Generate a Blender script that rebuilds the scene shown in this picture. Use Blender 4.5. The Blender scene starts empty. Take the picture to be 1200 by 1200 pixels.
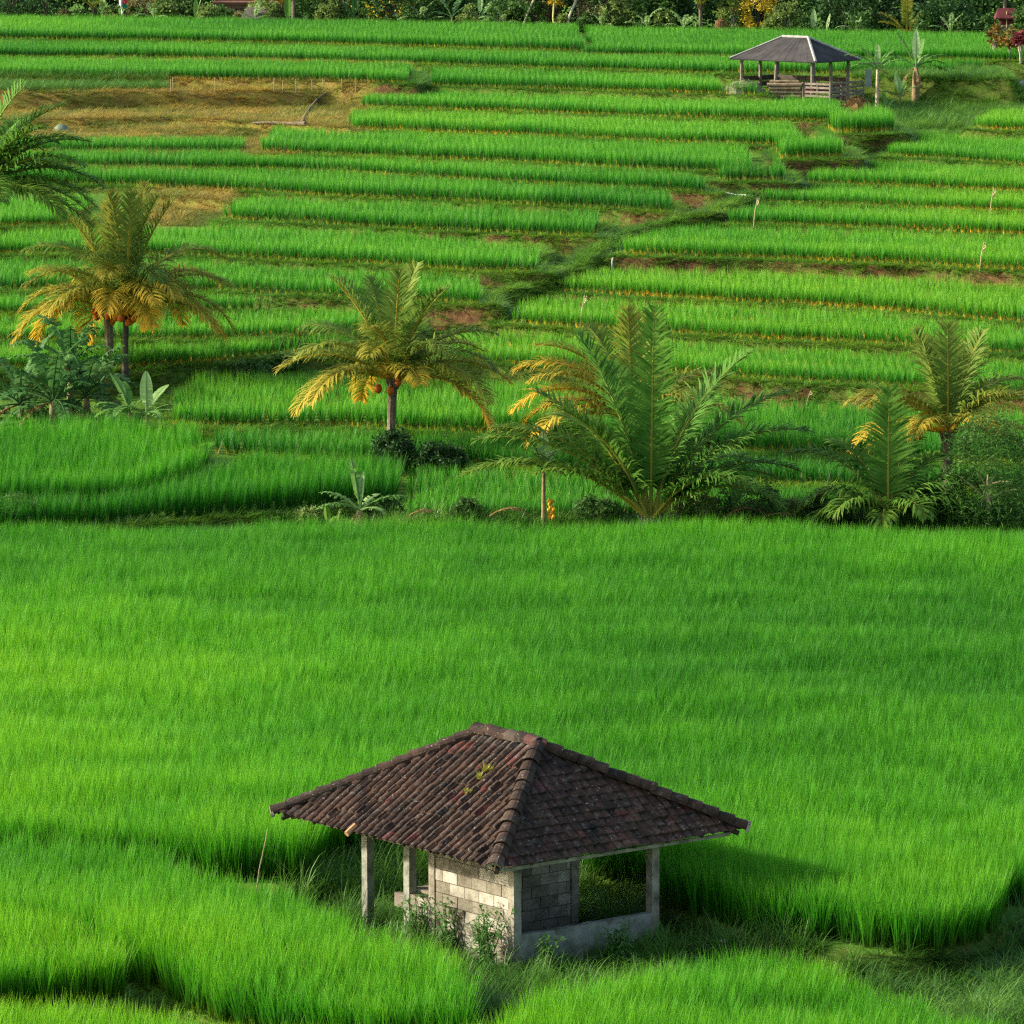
import bpy, math, random
import numpy as np
R = math.radians
random.seed(7); RNG = np.random.default_rng(11)
sc = bpy.context.scene
COL = sc.collection

# ------------------------------------------------------------------ camera maths
CAMZ, PITCH, FPX = 17.5, R(8.15), 600/math.tan(R(6.0))
def ray(px, py):
    a, b = (px-600)/FPX, (py-600)/FPX
    c, s = math.cos(PITCH), math.sin(PITCH)
    return (a, c - b*s, -s - b*c)
def at(px, py, z):
    d = ray(px, py); t = (z-CAMZ)/d[2]
    return (d[0]*t, d[1]*t)
def atd(px, py, dist):
    d = ray(px, py); t = dist/d[1]
    return (d[0]*t, dist, CAMZ+d[2]*t)
def proj(x, y, z):
    c, s = math.cos(PITCH), math.sin(PITCH)
    zz = z-CAMZ
    f = y*c - zz*s; u = y*s + zz*c
    return 600+FPX*x/f, 600-FPX*u/f

# ------------------------------------------------------------------ helpers
class MB:
    def __init__(s): s.v=[]; s.f=[]; s.a=[]; s.m=[]
    def add(s, vs, fs, a=0.0, m=0):
        n=len(s.v); s.v.extend(vs); s.f.extend([tuple(i+n for i in f) for f in fs])
        s.a.extend(a if isinstance(a,(list,tuple)) else [a]*len(vs)); s.m.extend([m]*len(fs))
    def box(s, c, sx, sy, sz, e1=(1,0,0), e2=(0,1,0), e3=(0,0,1), a=0.0, m=0):
        vs=[]
        for k in (-.5,.5):
            for j in (-.5,.5):
                for i in (-.5,.5):
                    vs.append(tuple(c[q]+e1[q]*sx*i+e2[q]*sy*j+e3[q]*sz*k for q in range(3)))
        s.add(vs, [(0,2,3,1),(4,5,7,6),(0,1,5,4),(2,6,7,3),(0,4,6,2),(1,3,7,5)], a, m)
    def tube(s, pts, rads, n=8, a=0.0, cap=True, m=0):
        vs=[]; fs=[]; P=[np.array(p,float) for p in pts]
        for i,p in enumerate(P):
            t = P[min(i+1,len(P)-1)]-P[max(i-1,0)]; t/= (np.linalg.norm(t)+1e-9)
            u = np.cross(t,(0.13,0.31,0.94) if abs(t[2])<.9 else (1,0,0)); u/=np.linalg.norm(u); w=np.cross(t,u)
            r = rads[i] if isinstance(rads,(list,tuple)) else rads
            for k in range(n):
                th=2*math.pi*k/n; vs.append(tuple(p+u*r*math.cos(th)+w*r*math.sin(th)))
        for i in range(len(P)-1):
            for k in range(n):
                k2=(k+1)%n; fs.append((i*n+k,i*n+k2,(i+1)*n+k2,(i+1)*n+k))
        if cap:
            fs.append(tuple(range(n))[::-1]); fs.append(tuple((len(P)-1)*n+k for k in range(n)))
        s.add(vs,fs,a,m)
    def ball(s, c, r, sx=1, sy=1, sz=1, n=10, a=0.0, jit=0.0):
        vs=[]; fs=[]; q=n//2+1
        for i in range(q+1):
            ph=math.pi*i/q
            for k in range(n):
                th=2*math.pi*k/n; j=1+random.uniform(-jit,jit)
                vs.append((c[0]+r*sx*j*math.sin(ph)*math.cos(th), c[1]+r*sy*j*math.sin(ph)*math.sin(th), c[2]+r*sz*j*math.cos(ph)))
        for i in range(q):
            for k in range(n):
                k2=(k+1)%n; fs.append((i*n+k,(i+1)*n+k,(i+1)*n+k2,i*n+k2))
        s.add(vs,fs,a)
    def build(s, name, mats, parent=None, attr='gold', smooth=False):
        me=bpy.data.meshes.new(name); me.from_pydata(s.v,[],s.f)
        if not isinstance(mats,(list,tuple)): mats=[mats]
        for m in mats: me.materials.append(m)
        if len(mats)>1: me.polygons.foreach_set('material_index', s.m)
        at_=me.attributes.new(attr,'FLOAT','POINT'); at_.data.foreach_set('value', s.a)
        if smooth: me.polygons.foreach_set('use_smooth',[True]*len(s.f))
        me.update()
        o=bpy.data.objects.new(name,me); COL.objects.link(o)
        if parent is not None: o.parent=parent
        return o
def tag(o, label=None, cat=None, group=None, kind=None):
    if label: o['label']=label
    if cat: o['category']=cat
    if group: o['group']=group
    if kind: o['kind']=kind
    return o
def thing(name, loc, label, cat, group=None, rz=0):
    o=bpy.data.objects.new(name,None); COL.objects.link(o); o.location=loc; o.rotation_euler=(0,0,rz)
    o.empty_display_size=.2
    return tag(o,label,cat,group)
def vnoise(x, y, s, seed=0):
    x=np.asarray(x,float)/s+seed*17.3; y=np.asarray(y,float)/s-seed*9.1
    xi=np.floor(x).astype(np.int64); yi=np.floor(y).astype(np.int64); fx=x-xi; fy=y-yi
    fx=fx*fx*(3-2*fx); fy=fy*fy*(3-2*fy)
    def h(a,b):
        q=(a*374761393+b*668265263+seed*1442695)&0xffffffff
        q=((q^(q>>13))*1274126177)&0xffffffff
        return ((q^(q>>16))&0xffff)/65535.0
    return (h(xi,yi)*(1-fx)+h(xi+1,yi)*fx)*(1-fy)+(h(xi,yi+1)*(1-fx)+h(xi+1,yi+1)*fx)*fy

# ------------------------------------------------------------------ materials
def mat(name):
    m=bpy.data.materials.new(name); m.use_nodes=True; nt=m.node_tree; nt.nodes.clear()
    return m, nt, nt.nodes, nt.links
def ramp(N, stops, interp='LINEAR'):
    r=N.new('ShaderNodeValToRGB'); cr=r.color_ramp; cr.interpolation=interp
    while len(cr.elements)<len(stops): cr.elements.new(.5)
    for e,(p,c) in zip(cr.elements,stops): e.position=p; e.color=(*c,1)
    return r
def noise(N, L, scale, detail=4, coord='Object', rough=.6):
    tc=N.new('ShaderNodeTexCoord'); n=N.new('ShaderNodeTexNoise')
    n.inputs['Scale'].default_value=scale; n.inputs['Detail'].default_value=detail; n.inputs['Roughness'].default_value=rough
    L.new(tc.outputs[coord], n.inputs['Vector']); return n
def mixc(N, L, fac, a, b, mode='MIX'):
    m=N.new('ShaderNodeMix'); m.data_type='RGBA'; m.blend_type=mode
    for sock,v in ((m.inputs[0],fac),(m.inputs[6],a),(m.inputs[7],b)):
        if hasattr(v,'is_linked') or hasattr(v,'links'): L.new(v,sock)
        elif isinstance(v,(tuple,list)): sock.default_value=(*v,1)
        else: sock.default_value=v
    return m.outputs[2]
def math_(N, L, op, a, b=None):
    m=N.new('ShaderNodeMath'); m.operation=op
    for i,v in enumerate((a,b)):
        if v is None: continue
        if hasattr(v,'links'): L.new(v,m.inputs[i])
        else: m.inputs[i].default_value=v
    return m.outputs[0]
def leaf_shader(nt, color, trans=.35, rough=.5, spec=.25, tcol=None):
    N,L=nt.nodes,nt.links
    p=N.new('ShaderNodeBsdfPrincipled'); p.inputs['Roughness'].default_value=rough; p.inputs['Specular IOR Level'].default_value=spec
    t=N.new('ShaderNodeBsdfTranslucent'); mx=N.new('ShaderNodeMixShader'); mx.inputs[0].default_value=trans
    o=N.new('ShaderNodeOutputMaterial')
    L.new(color,p.inputs['Base Color'])
    L.new(mixc(N,L,.5,color,tcol,'MIX') if tcol else color, t.inputs['Color'])
    L.new(p.outputs[0],mx.inputs[1]); L.new(t.outputs[0],mx.inputs[2]); L.new(mx.outputs[0],o.inputs[0])
def attr(N, name, typ='GEOMETRY'):
    a=N.new('ShaderNodeAttribute'); a.attribute_name=name; a.attribute_type=typ; return a.outputs['Fac']
def blade_mat(name, stops, dark, bright, trans=.4, spec=.25):
    """blade colour runs along the blade, each tuft is a bit yellower or deeper"""
    m,nt,N,L=mat(name)
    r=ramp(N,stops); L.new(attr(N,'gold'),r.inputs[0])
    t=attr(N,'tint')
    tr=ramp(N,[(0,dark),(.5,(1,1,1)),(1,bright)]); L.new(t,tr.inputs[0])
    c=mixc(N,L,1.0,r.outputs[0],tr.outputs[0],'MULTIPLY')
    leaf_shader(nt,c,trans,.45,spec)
    return m
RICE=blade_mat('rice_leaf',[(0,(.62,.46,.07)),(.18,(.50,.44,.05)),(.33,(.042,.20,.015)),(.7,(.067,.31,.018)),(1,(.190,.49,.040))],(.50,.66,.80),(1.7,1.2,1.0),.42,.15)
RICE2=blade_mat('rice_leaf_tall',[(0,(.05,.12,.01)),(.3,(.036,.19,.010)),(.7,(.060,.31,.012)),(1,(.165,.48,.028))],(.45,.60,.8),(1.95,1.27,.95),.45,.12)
WEED=blade_mat('weed_leaf',[(0,(.10,.12,.02)),(.3,(.07,.20,.02)),(1,(.15,.32,.045))],(.5,.6,.6),(1.5,1.25,1.0),.35)
TURF=blade_mat('turf_leaf',[(0,(.11,.17,.02)),(.4,(.11,.27,.02)),(1,(.19,.38,.035))],(.6,.75,.7),(1.6,1.2,.9),.35)
DRYG=blade_mat('dry_grass_leaf',[(0,(.23,.16,.035)),(.5,(.31,.26,.045)),(1,(.40,.36,.07))],(.45,.75,.4),(1.3,1.05,.9),.3)

def leaf_mat(name, c1, c2, trans=.3, spec=.3, scale=3.0, gold=None, rough=.5):
    m,nt,N,L=mat(name)
    n=noise(N,L,scale,2); rr=ramp(N,[(.3,c1),(.7,c2)]); L.new(n.outputs['Fac'],rr.inputs[0]); c=rr.outputs[0]
    if gold: c=mixc(N,L,attr(N,'gold'),c,gold)
    leaf_shader(nt,c,trans,rough,spec); return m
PALM=leaf_mat('palm_leaf',(.10,.21,.028),(.18,.30,.055),.42,.12,2.0,(.78,.48,.045),.6)
PALMDK=leaf_mat('palm_leaf_deep',(.060,.17,.018),(.14,.30,.04),.35,.10,2.0,(.60,.45,.06),.6)
BANANA=leaf_mat('banana_leaf',(.08,.22,.025),(.14,.33,.045),.4,.10,2.0,(.50,.66,.30),.6)
BANDK=leaf_mat('banana_leaf_deep',(.03,.11,.02),(.065,.18,.035),.35,.10,2.0,(.24,.40,.16),.6)
BANDRY=leaf_mat('banana_leaf_dry',(.16,.08,.03),(.34,.22,.09),.25,.2,3.0,(.30,.28,.05))
LDARK=leaf_mat('leaf_dark',(.020,.058,.015),(.055,.13,.030),.3,.15,1.2,(.75,.50,.02))
LMID=leaf_mat('leaf_mid',(.04,.11,.02),(.10,.20,.04),.35,.2,1.2,(.75,.50,.02))
LLIGHT=leaf_mat('leaf_light',(.13,.21,.04),(.27,.35,.09),.4,.2,1.2,(.70,.48,.03))
LYEL=leaf_mat('leaf_yellow',(.30,.26,.03),(.62,.42,.03),.35,.3,1.6,(.80,.55,.02))
LOLIVE=leaf_mat('leaf_olive',(.13,.13,.04),(.27,.25,.10),.35,.2,1.6,(.3,.2,.05))
LRED=leaf_mat('leaf_red',(.14,.02,.035),(.26,.05,.05),.3,.3,1.6,(.3,.2,.05))
CROTON=leaf_mat('leaf_croton',(.16,.10,.02),(.07,.13,.02),.3,.3,3,(.50,.18,.03))

def rough_mat(name, stops, scale, detail=5, rough=.85, bump=.3, bscale=None, spec=.2, gold=None):
    m,nt,N,L=mat(name); n=noise(N,L,scale,detail); r=ramp(N,stops); L.new(n.outputs['Fac'],r.inputs[0]); c=r.outputs[0]
    if gold: c=mixc(N,L,attr(N,'gold'),c,gold)
    p=N.new('ShaderNodeBsdfPrincipled'); p.inputs['Roughness'].default_value=rough; p.inputs['Specular IOR Level'].default_value=spec
    L.new(c,p.inputs['Base Color'])
    if bump:
        n2=noise(N,L,bscale or scale*4,4); b=N.new('ShaderNodeBump'); b.inputs['Strength'].default_value=bump; b.inputs['Distance'].default_value=.03
        L.new(n2.outputs['Fac'],b.inputs['Height']); L.new(b.outputs[0],p.inputs['Normal'])
    o=N.new('ShaderNodeOutputMaterial'); L.new(p.outputs[0],o.inputs[0]); return m
BARK=rough_mat('palm_bark',[(.3,(.10,.075,.05)),(.7,(.24,.19,.13))],6,4,.9,.6,25)
BARKDK=rough_mat('bark_dark',[(.3,(.045,.035,.028)),(.7,(.11,.09,.07))],5,4,.9,.5,20)
BARKPALE=rough_mat('bark_pale',[(.3,(.28,.24,.17)),(.7,(.50,.45,.36))],4,4,.9,.4,20)
BSTEM=rough_mat('banana_stem',[(.3,(.12,.13,.04)),(.5,(.28,.20,.09)),(.7,(.16,.10,.05))],5,4,.7,.3,20)
COCO=rough_mat('coconut_skin',[(.3,(.38,.07,.012)),(.7,(.62,.15,.02))],3,3,.5,.1)
SPATHE=rough_mat('spathe_skin',[(.3,(.38,.13,.08)),(.7,(.52,.24,.15))],3,3,.6,.1)
WOODG=rough_mat('grey_wood',[(.3,(.13,.105,.08)),(.7,(.27,.23,.18))],5,6,.9,.4,30)
WOODL=rough_mat('log_wood',[(.3,(.13,.09,.05)),(.7,(.33,.25,.15))],4,6,.9,.4,20)
WOODD=rough_mat('dark_wood',[(.3,(.045,.036,.03)),(.7,(.11,.09,.07))],5,6,.9,.4,30)
CONC=rough_mat('concrete',[(.28,(.10,.085,.06)),(.45,(.24,.21,.15)),(.72,(.42,.375,.28))],4.2,6,.9,.4,25)
CONCG=rough_mat('mossy_concrete',[(.28,(.06,.075,.035)),(.46,(.22,.22,.17)),(.72,(.38,.37,.31))],3.2,6,.9,.4,25)
HAY=rough_mat('hay',[(.3,(.15,.075,.025)),(.7,(.34,.19,.06))],9,5,.95,.8,30)
NET=rough_mat('old_net',[(.3,(.13,.16,.07)),(.7,(.26,.27,.14))],9,5,.95,.8,30)
WHITE=rough_mat('white_plastic',[(.3,(.68,.66,.6)),(.7,(.8,.8,.76))],4,3,.5,0)
YELF=rough_mat('flag_yellow',[(.3,(.60,.50,.16)),(.7,(.75,.66,.3))],4,3,.7,0)
STRAWP=rough_mat('bamboo_pole',[(.3,(.32,.25,.12)),(.7,(.52,.43,.24))],6,3,.7,.1)
TARP=rough_mat('tarp',[(.3,(.11,.16,.10)),(.7,(.20,.26,.17))],5,3,.6,.3)
REDC=rough_mat('red_cloth',[(.3,(.5,.03,.04)),(.7,(.68,.06,.08))],4,2,.8,0)
GRNC=rough_mat('green_cloth',[(.3,(.02,.20,.11)),(.7,(.03,.30,.17))],4,2,.8,0)
REDROOF=rough_mat('red_roof',[(.3,(.07,.018,.018)),(.7,(.16,.04,.04))],3,3,.8,.3)
BRNROOF=rough_mat('brown_roof',[(.3,(.15,.07,.05)),(.7,(.28,.14,.09))],3,4,.85,.3)
PINKW=rough_mat('plaster_wall',[(.3,(.32,.20,.15)),(.7,(.45,.31,.25))],2,4,.9,.2)
THATCH=rough_mat('thatch',[(.3,(.09,.075,.06)),(.7,(.19,.16,.13))],8,5,.95,.7,30)
STONE=rough_mat('pale_stone',[(.3,(.26,.25,.23)),(.7,(.46,.45,.41))],4,5,.9,.4)
def roof_mat():
    m,nt,N,L=mat('old_clay_tile')
    n=noise(N,L,2.2,8,rough=.75); r=ramp(N,[(.30,(.012,.010,.008)),(.44,(.034,.020,.013)),(.58,(.072,.038,.024)),(.78,(.15,.088,.052))]); L.new(n.outputs['Fac'],r.inputs[0])
    # whole tiles that are redder
    v=N.new('ShaderNodeTexVoronoi'); v.inputs['Scale'].default_value=4.5
    tc=N.new('ShaderNodeTexCoord'); L.new(tc.outputs['Object'],v.inputs['Vector'])
    rr=ramp(N,[(.955,(0,0,0)),(.97,(1,1,1))]); sp=N.new('ShaderNodeSeparateColor'); L.new(v.outputs['Color'],sp.inputs[0]); L.new(sp.outputs[0],rr.inputs[0])
    c=mixc(N,L,math_(N,L,'MULTIPLY',rr.outputs[0],.34),r.outputs[0],(.17,.035,.032))
    n2=noise(N,L,9,6,rough=.7); r2=ramp(N,[(.54,(0,0,0)),(.66,(1,1,1))]); L.new(n2.outputs['Fac'],r2.inputs[0])
    c=mixc(N,L,math_(N,L,'MULTIPLY',r2.outputs[0],.55),c,(.15,.14,.11))
    n3=noise(N,L,22,3); r3=ramp(N,[(.66,(0,0,0)),(.70,(1,1,1))]); L.new(n3.outputs['Fac'],r3.inputs[0])
    c=mixc(N,L,math_(N,L,'MULTIPLY',r3.outputs[0],.8),c,(.42,.40,.34))
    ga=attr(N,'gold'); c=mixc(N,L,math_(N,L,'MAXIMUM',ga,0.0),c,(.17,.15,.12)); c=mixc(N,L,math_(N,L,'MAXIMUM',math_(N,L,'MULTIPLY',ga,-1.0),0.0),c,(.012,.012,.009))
    p=N.new('ShaderNodeBsdfPrincipled'); p.inputs['Roughness'].default_value=.85; p.inputs['Specular IOR Level'].default_value=.2
    L.new(c,p.inputs['Base Color']); b=N.new('ShaderNodeBump'); b.inputs['Strength'].default_value=.6; b.inputs['Distance'].default_value=.02
    L.new(n2.outputs['Fac'],b.inputs['Height']); L.new(b.outputs[0],p.inputs['Normal'])
    o=N.new('ShaderNodeOutputMaterial'); L.new(p.outputs[0],o.inputs[0]); return m
TILE=roof_mat()
def sheet_roof():
    m,nt,N,L=mat('grey_roof_sheet'); n=noise(N,L,1.6,6); r=ramp(N,[(.3,(.034,.032,.030)),(.7,(.075,.070,.066))]); L.new(n.outputs['Fac'],r.inputs[0])
    p=N.new('ShaderNodeBsdfPrincipled'); p.inputs['Roughness'].default_value=.85; p.inputs['Specular IOR Level'].default_value=.1; L.new(r.outputs[0],p.inputs['Base Color'])
    o=N.new('ShaderNodeOutputMaterial'); L.new(p.outputs[0],o.inputs[0]); return m
SHEET=sheet_roof()
def block_mat():
    """grey-beige concrete blocks; the wall's own x runs along it, z up (both in metres)"""
    m,nt,N,L=mat('concrete_block'); tc=N.new('ShaderNodeTexCoord'); sx=N.new('ShaderNodeSeparateXYZ'); cb=N.new('ShaderNodeCombineXYZ')
    L.new(tc.outputs['UV'],sx.inputs[0]); L.new(sx.outputs[0],cb.inputs[0]); L.new(sx.outputs[1],cb.inputs[1])
    b=N.new('ShaderNodeTexBrick'); b.inputs['Scale'].default_value=1; b.inputs['Brick Width'].default_value=.36; b.inputs['Row Height'].default_value=.19
    b.inputs['Mortar Size'].default_value=.011; b.inputs['Mortar Smooth'].default_value=.3; b.inputs['Color1'].default_value=(.19,.17,.125,1); b.inputs['Color2'].default_value=(.40,.37,.29,1)
    b.inputs['Mortar'].default_value=(.12,.11,.085,1); b.inputs['Bias'].default_value=-.1; L.new(cb.outputs[0],b.inputs['Vector'])
    n=noise(N,L,3,7,rough=.7); r=ramp(N,[(.3,(.55,.53,.48)),(.6,(1,1,1)),(.8,(1.15,1.12,1.05))]); L.new(n.outputs['Fac'],r.inputs[0])
    c=mixc(N,L,1.0,b.outputs['Color'],r.outputs[0],'MULTIPLY')
    n2=noise(N,L,1.5,4); r2=ramp(N,[(.52,(0,0,0)),(.7,(.6,.6,.6))]); L.new(n2.outputs['Fac'],r2.inputs[0])
    c=mixc(N,L,math_(N,L,'MULTIPLY',r2.outputs[0],.5),c,(.13,.12,.09))
    p=N.new('ShaderNodeBsdfPrincipled'); p.inputs['Roughness'].default_value=.92; p.inputs['Specular IOR Level'].default_value=.15
    L.new(c,p.inputs['Base Color'])
    bp=N.new('ShaderNodeBump'); bp.inputs['Strength'].default_value=.7; bp.inputs['Distance'].default_value=.012; bp.invert=True
    L.new(b.outputs['Fac'],bp.inputs['Height']); n4=noise(N,L,40,3); bp2=N.new('ShaderNodeBump'); bp2.inputs['Strength'].default_value=.3; bp2.inputs['Distance'].default_value=.01
    L.new(n4.outputs['Fac'],bp2.inputs['Height']); L.new(bp.outputs[0],bp2.inputs['Normal']); L.new(bp2.outputs[0],p.inputs['Normal'])
    o=N.new('ShaderNodeOutputMaterial'); L.new(p.outputs[0],o.inputs[0]); return m
BLOCK=block_mat()
def ground_mat():
    m,nt,N,L=mat('terrace_soil_and_grass')
    g=N.new('ShaderNodeNewGeometry'); sp=N.new('ShaderNodeSeparateXYZ'); L.new(g.outputs['True Normal'],sp.inputs[0])
    n=noise(N,L,.9,6,rough=.7); n2=noise(N,L,5,5)
    gr=ramp(N,[(.3,(.05,.13,.012)),(.55,(.09,.20,.02)),(.75,(.16,.24,.03))]); L.new(n2.outputs['Fac'],gr.inputs[0])
    so=ramp(N,[(.3,(.075,.040,.020)),(.6,(.16,.085,.035)),(.8,(.20,.14,.05))]); L.new(n2.outputs['Fac'],so.inputs[0])
    steep=ramp(N,[(.70,(1,1,1)),(.95,(0,0,0))]); L.new(sp.outputs[2],steep.inputs[0])
    pt=ramp(N,[(.40,(0,0,0)),(.55,(1,1,1))]); L.new(n.outputs['Fac'],pt.inputs[0])
    f=math_(N,L,'MULTIPLY',steep.outputs[0],math_(N,L,'ADD',math_(N,L,'MULTIPLY',pt.outputs[0],math_(N,L,'ADD',math_(N,L,'MULTIPLY',attr(N,'soil'),.6),.35)),.08))
    c=mixc(N,L,f,gr.outputs[0],so.outputs[0])
    dr=ramp(N,[(.3,(.13,.09,.025)),(.46,(.27,.19,.045)),(.58,(.22,.22,.035)),(.8,(.34,.28,.07))]); n5=noise(N,L,1.6,7,rough=.75); L.new(n5.outputs['Fac'],dr.inputs[0])
    c=mixc(N,L,attr(N,'gold'),c,dr.outputs[0])
    p=N.new('ShaderNodeBsdfPrincipled'); p.inputs['Roughness'].default_value=.95; p.inputs['Specular IOR Level'].default_value=.1
    L.new(c,p.inputs['Base Color']); b=N.new('ShaderNodeBump'); b.inputs['Strength'].default_value=.8; b.inputs['Distance'].default_value=.08
    n3=noise(N,L,9,6,rough=.75); L.new(n3.outputs['Fac'],b.inputs['Height']); L.new(b.outputs[0],p.inputs['Normal'])
    o=N.new('ShaderNodeOutputMaterial'); L.new(p.outputs[0],o.inputs[0]); return m
GROUND=ground_mat()

# ------------------------------------------------------------------ terraces
# (z, rice base line in the photograph's pixels, back shift in metres, bank slope, rice height or 0)
X0,X1=-150,1350
BUND=.68
LEFT=[
 (1.30,[(X0,438),(0,435),(130,433),(250,427),(345,414),(415,412)],8,3,.62),
 (1.60,[(X0,403),(0,401),(200,399),(340,396),(430,389),(475,388)],8,3,.60),
 (1.85,[(X0,372),(0,370),(200,368),(333,363)],7,3,.60),
 (2.20,[(X0,338),(0,340),(270,342),(430,351),(563,357)],9,3,.62),
 (2.62,[(X0,296),(0,298),(200,300),(300,305),(430,311),(560,319),(630,320)],12,3,.66),
 (3.05,[(X0,268),(0,267),(95,263)],9,3,.62),
 (3.05,[(268,258),(400,265),(550,273),(702,279)],10,2.6,.66),
 (3.50,[(X0,212),(0,214),(130,218),(280,224),(400,231),(600,240),(784,249)],10,3,.70),
 (3.82,[(X0,192),(30,195),(310,199),(400,203),(600,214),(828,227)],9,3,.64),
 (4.02,[(X0,178),(30,179),(180,179),(312,179)],8,2,.60),
 (4.17,[(306,179),(400,183),(600,191),(800,201),(886,204)],10,3,.66),
 (4.55,[(406,152),(600,159),(800,168),(940,172)],13,3,.64),
 (4.95,[(428,127),(600,132),(800,139),(990,144)],13,3,.66),
 (5.50,[(470,100),(600,104),(800,110),(892,112)],10,3,.66),
 (5.75,[(X0,90),(0,91),(200,93),(400,96),(478,98)],10,2.4,.66),
 (5.95,[(X0,65),(0,67),(200,69),(400,73),(530,77),(800,86),(1000,90),(1172,93)],16,3,.66),
 (6.35,[(X0,44),(0,46),(200,49),(400,53),(680,61)],25,3,.66),
 (6.25,[(684,65),(800,67),(1000,70),(1160,72),(X1,75)],25,3,.66),
 # small end beds stepping down to the ditch
 (4.0,[(848,214),(920,213)],6,3,.85),
 (4.38,[(919,187),(993,186)],6,3,.9),
 (4.75,[(979,158),(1048,157)],7,3,.95),
]
RIGHT=[
 (1.30,[(498,421),(548,425),(700,433),(920,446),(1060,453),(1200,463),(X1,472)],9,3,.60),
 (1.70,[(583,378),(750,388),(920,400),(1060,406),(1200,416),(X1,424)],8,3,.60),
 (2.05,[(655,343),(850,353),(1000,362),(1200,380),(X1,390)],8,3,.62),
 (2.75,[(726,299),(900,304),(1050,310),(1200,319),(X1,326)],10,3.2,.62),
 (3.10,[(797,262),(950,266),(1200,276),(X1,282)],7,3,.60),
 (3.42,[(880,238),(1040,243),(1200,249),(X1,254)],7,3,.60),
 (3.68,[(943,216),(1060,220),(1200,226),(X1,231)],8,3,.60),
 (4.10,[(1037,184),(1120,188),(1200,194),(X1,200)],11,3,.62),
 (4.55,[(1147,152),(1250,156),(X1,160)],12,3,.62),
]
MID=[
 (.25,[(X0,641),(40,626),(200,610),(330,600),(400,594),(470,590)],12,2,.90),      # band under the mound
 (.25,[(478,612),(600,612),(720,612),(900,612),(1200,612),(X1,612)],9,2,.66),
 (.45,[(X0,602),(60,593),(130,590),(195,577),(240,556)],13,1.6,.92),       # the mound bed
 (.50,[(255,532),(400,541),(620,549),(880,568),(1200,578),(X1,580)],7,2,.66),
 (.78,[(205,500),(400,500),(600,510),(750,522),(900,533),(1200,545),(X1,550)],9,2,.68),
]
BARE=[ # brown cut banks, no rice:  z, edge line, back shift, slope
 (4.66,[(X0,141),(0,141),(200,139),(330,145),(408,151)],9,2.2),
 (5.42,[(X0,110),(0,110),(200,108),(440,105)],10,1.3),
 (3.42,[(186,230),(266,236)],6,.9),
 (2.75,[(225,268),(300,271),(470,281),(640,300)],6,1.0),
]
FORE={ # beds round the hut: z, polygon in pixels at that z
 'A':(.10,[(X0,656),(100,650),(350,640),(600,646),(900,651),(1200,657),(X1,660),(X1,1030),(1250,1052),(1192,1072),(1150,1099),(1080,1114),(1000,1114),(880,1098),(810,1068),(760,1040),(680,1020),(600,1003),(470,988),(405,1003),(345,1038),(250,1036),(150,1018),(0,1008),(X0,1004)]),
 'B':(0.0,[(X0,1022),(0,1026),(150,1036),(220,1062),(310,1092),(420,1134),(500,1160),(548,1190),(556,1210),(530,1228),(430,1226),(330,1203),(225,1183),(170,1158),(100,1132),(0,1098),(X0,1062)]),
 'C':(.12,[(X0,1078),(0,1114),(100,1146),(148,1160),(152,1168),(138,1174),(100,1175),(0,1180),(X0,1188)]),
 'D':(-.10,[(X0,1222),(0,1224),(150,1236),(260,1254),(400,1270),(470,1290),(480,1420),(X0,1420)]),
 'E':(-.10,[(480,1266),(560,1234),(700,1204),(800,1179),(900,1162),(1000,1185),(1100,1225),(1200,1252),(X1,1290),(X1,1420),(490,1420)]),
}
def wpoly(px, z): return np.array([at(a,b,z) for a,b in px])
def sdf(P, X, Y):
    """distance outside polygon (0 inside)"""
    inside=np.zeros(X.shape,bool); d2=np.full(X.shape,1e18)
    n=len(P)
    for i in range(n):
        ax,ay=P[i]; bx,by=P[(i+1)%n]
        ex,ey=bx-ax,by-ay; L2=ex*ex+ey*ey+1e-12
        t=np.clip(((X-ax)*ex+(Y-ay)*ey)/L2,0,1)
        d2=np.minimum(d2,(X-ax-t*ex)**2+(Y-ay-t*ey)**2)
        c=((ay>Y)!=(by>Y))
        with np.errstate(divide='ignore',invalid='ignore'):
            xi=ax+(Y-ay)*ex/(ey if abs(ey)>1e-9 else 1e-9)
        inside^=(c&(X<xi))
    return np.where(inside,0,np.sqrt(d2)), inside, np.sqrt(d2)
GX0,GX1,GY0,GY1,GD=-40.0,40.0,52.0,285.0,.2
gx=np.arange(GX0,GX1+.01,GD); gy=np.arange(GY0,GY1+.01,GD)
XX,YY=np.meshgrid(gx,gy)
base_d=[50,112,118,127,133,143,155,165,183,200,220,250,290]
base_z=[-.3,-.3,-.05,.2,.4,.75,1.5,2.2,3.2,4.05,5.0,5.9,6.4]
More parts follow.
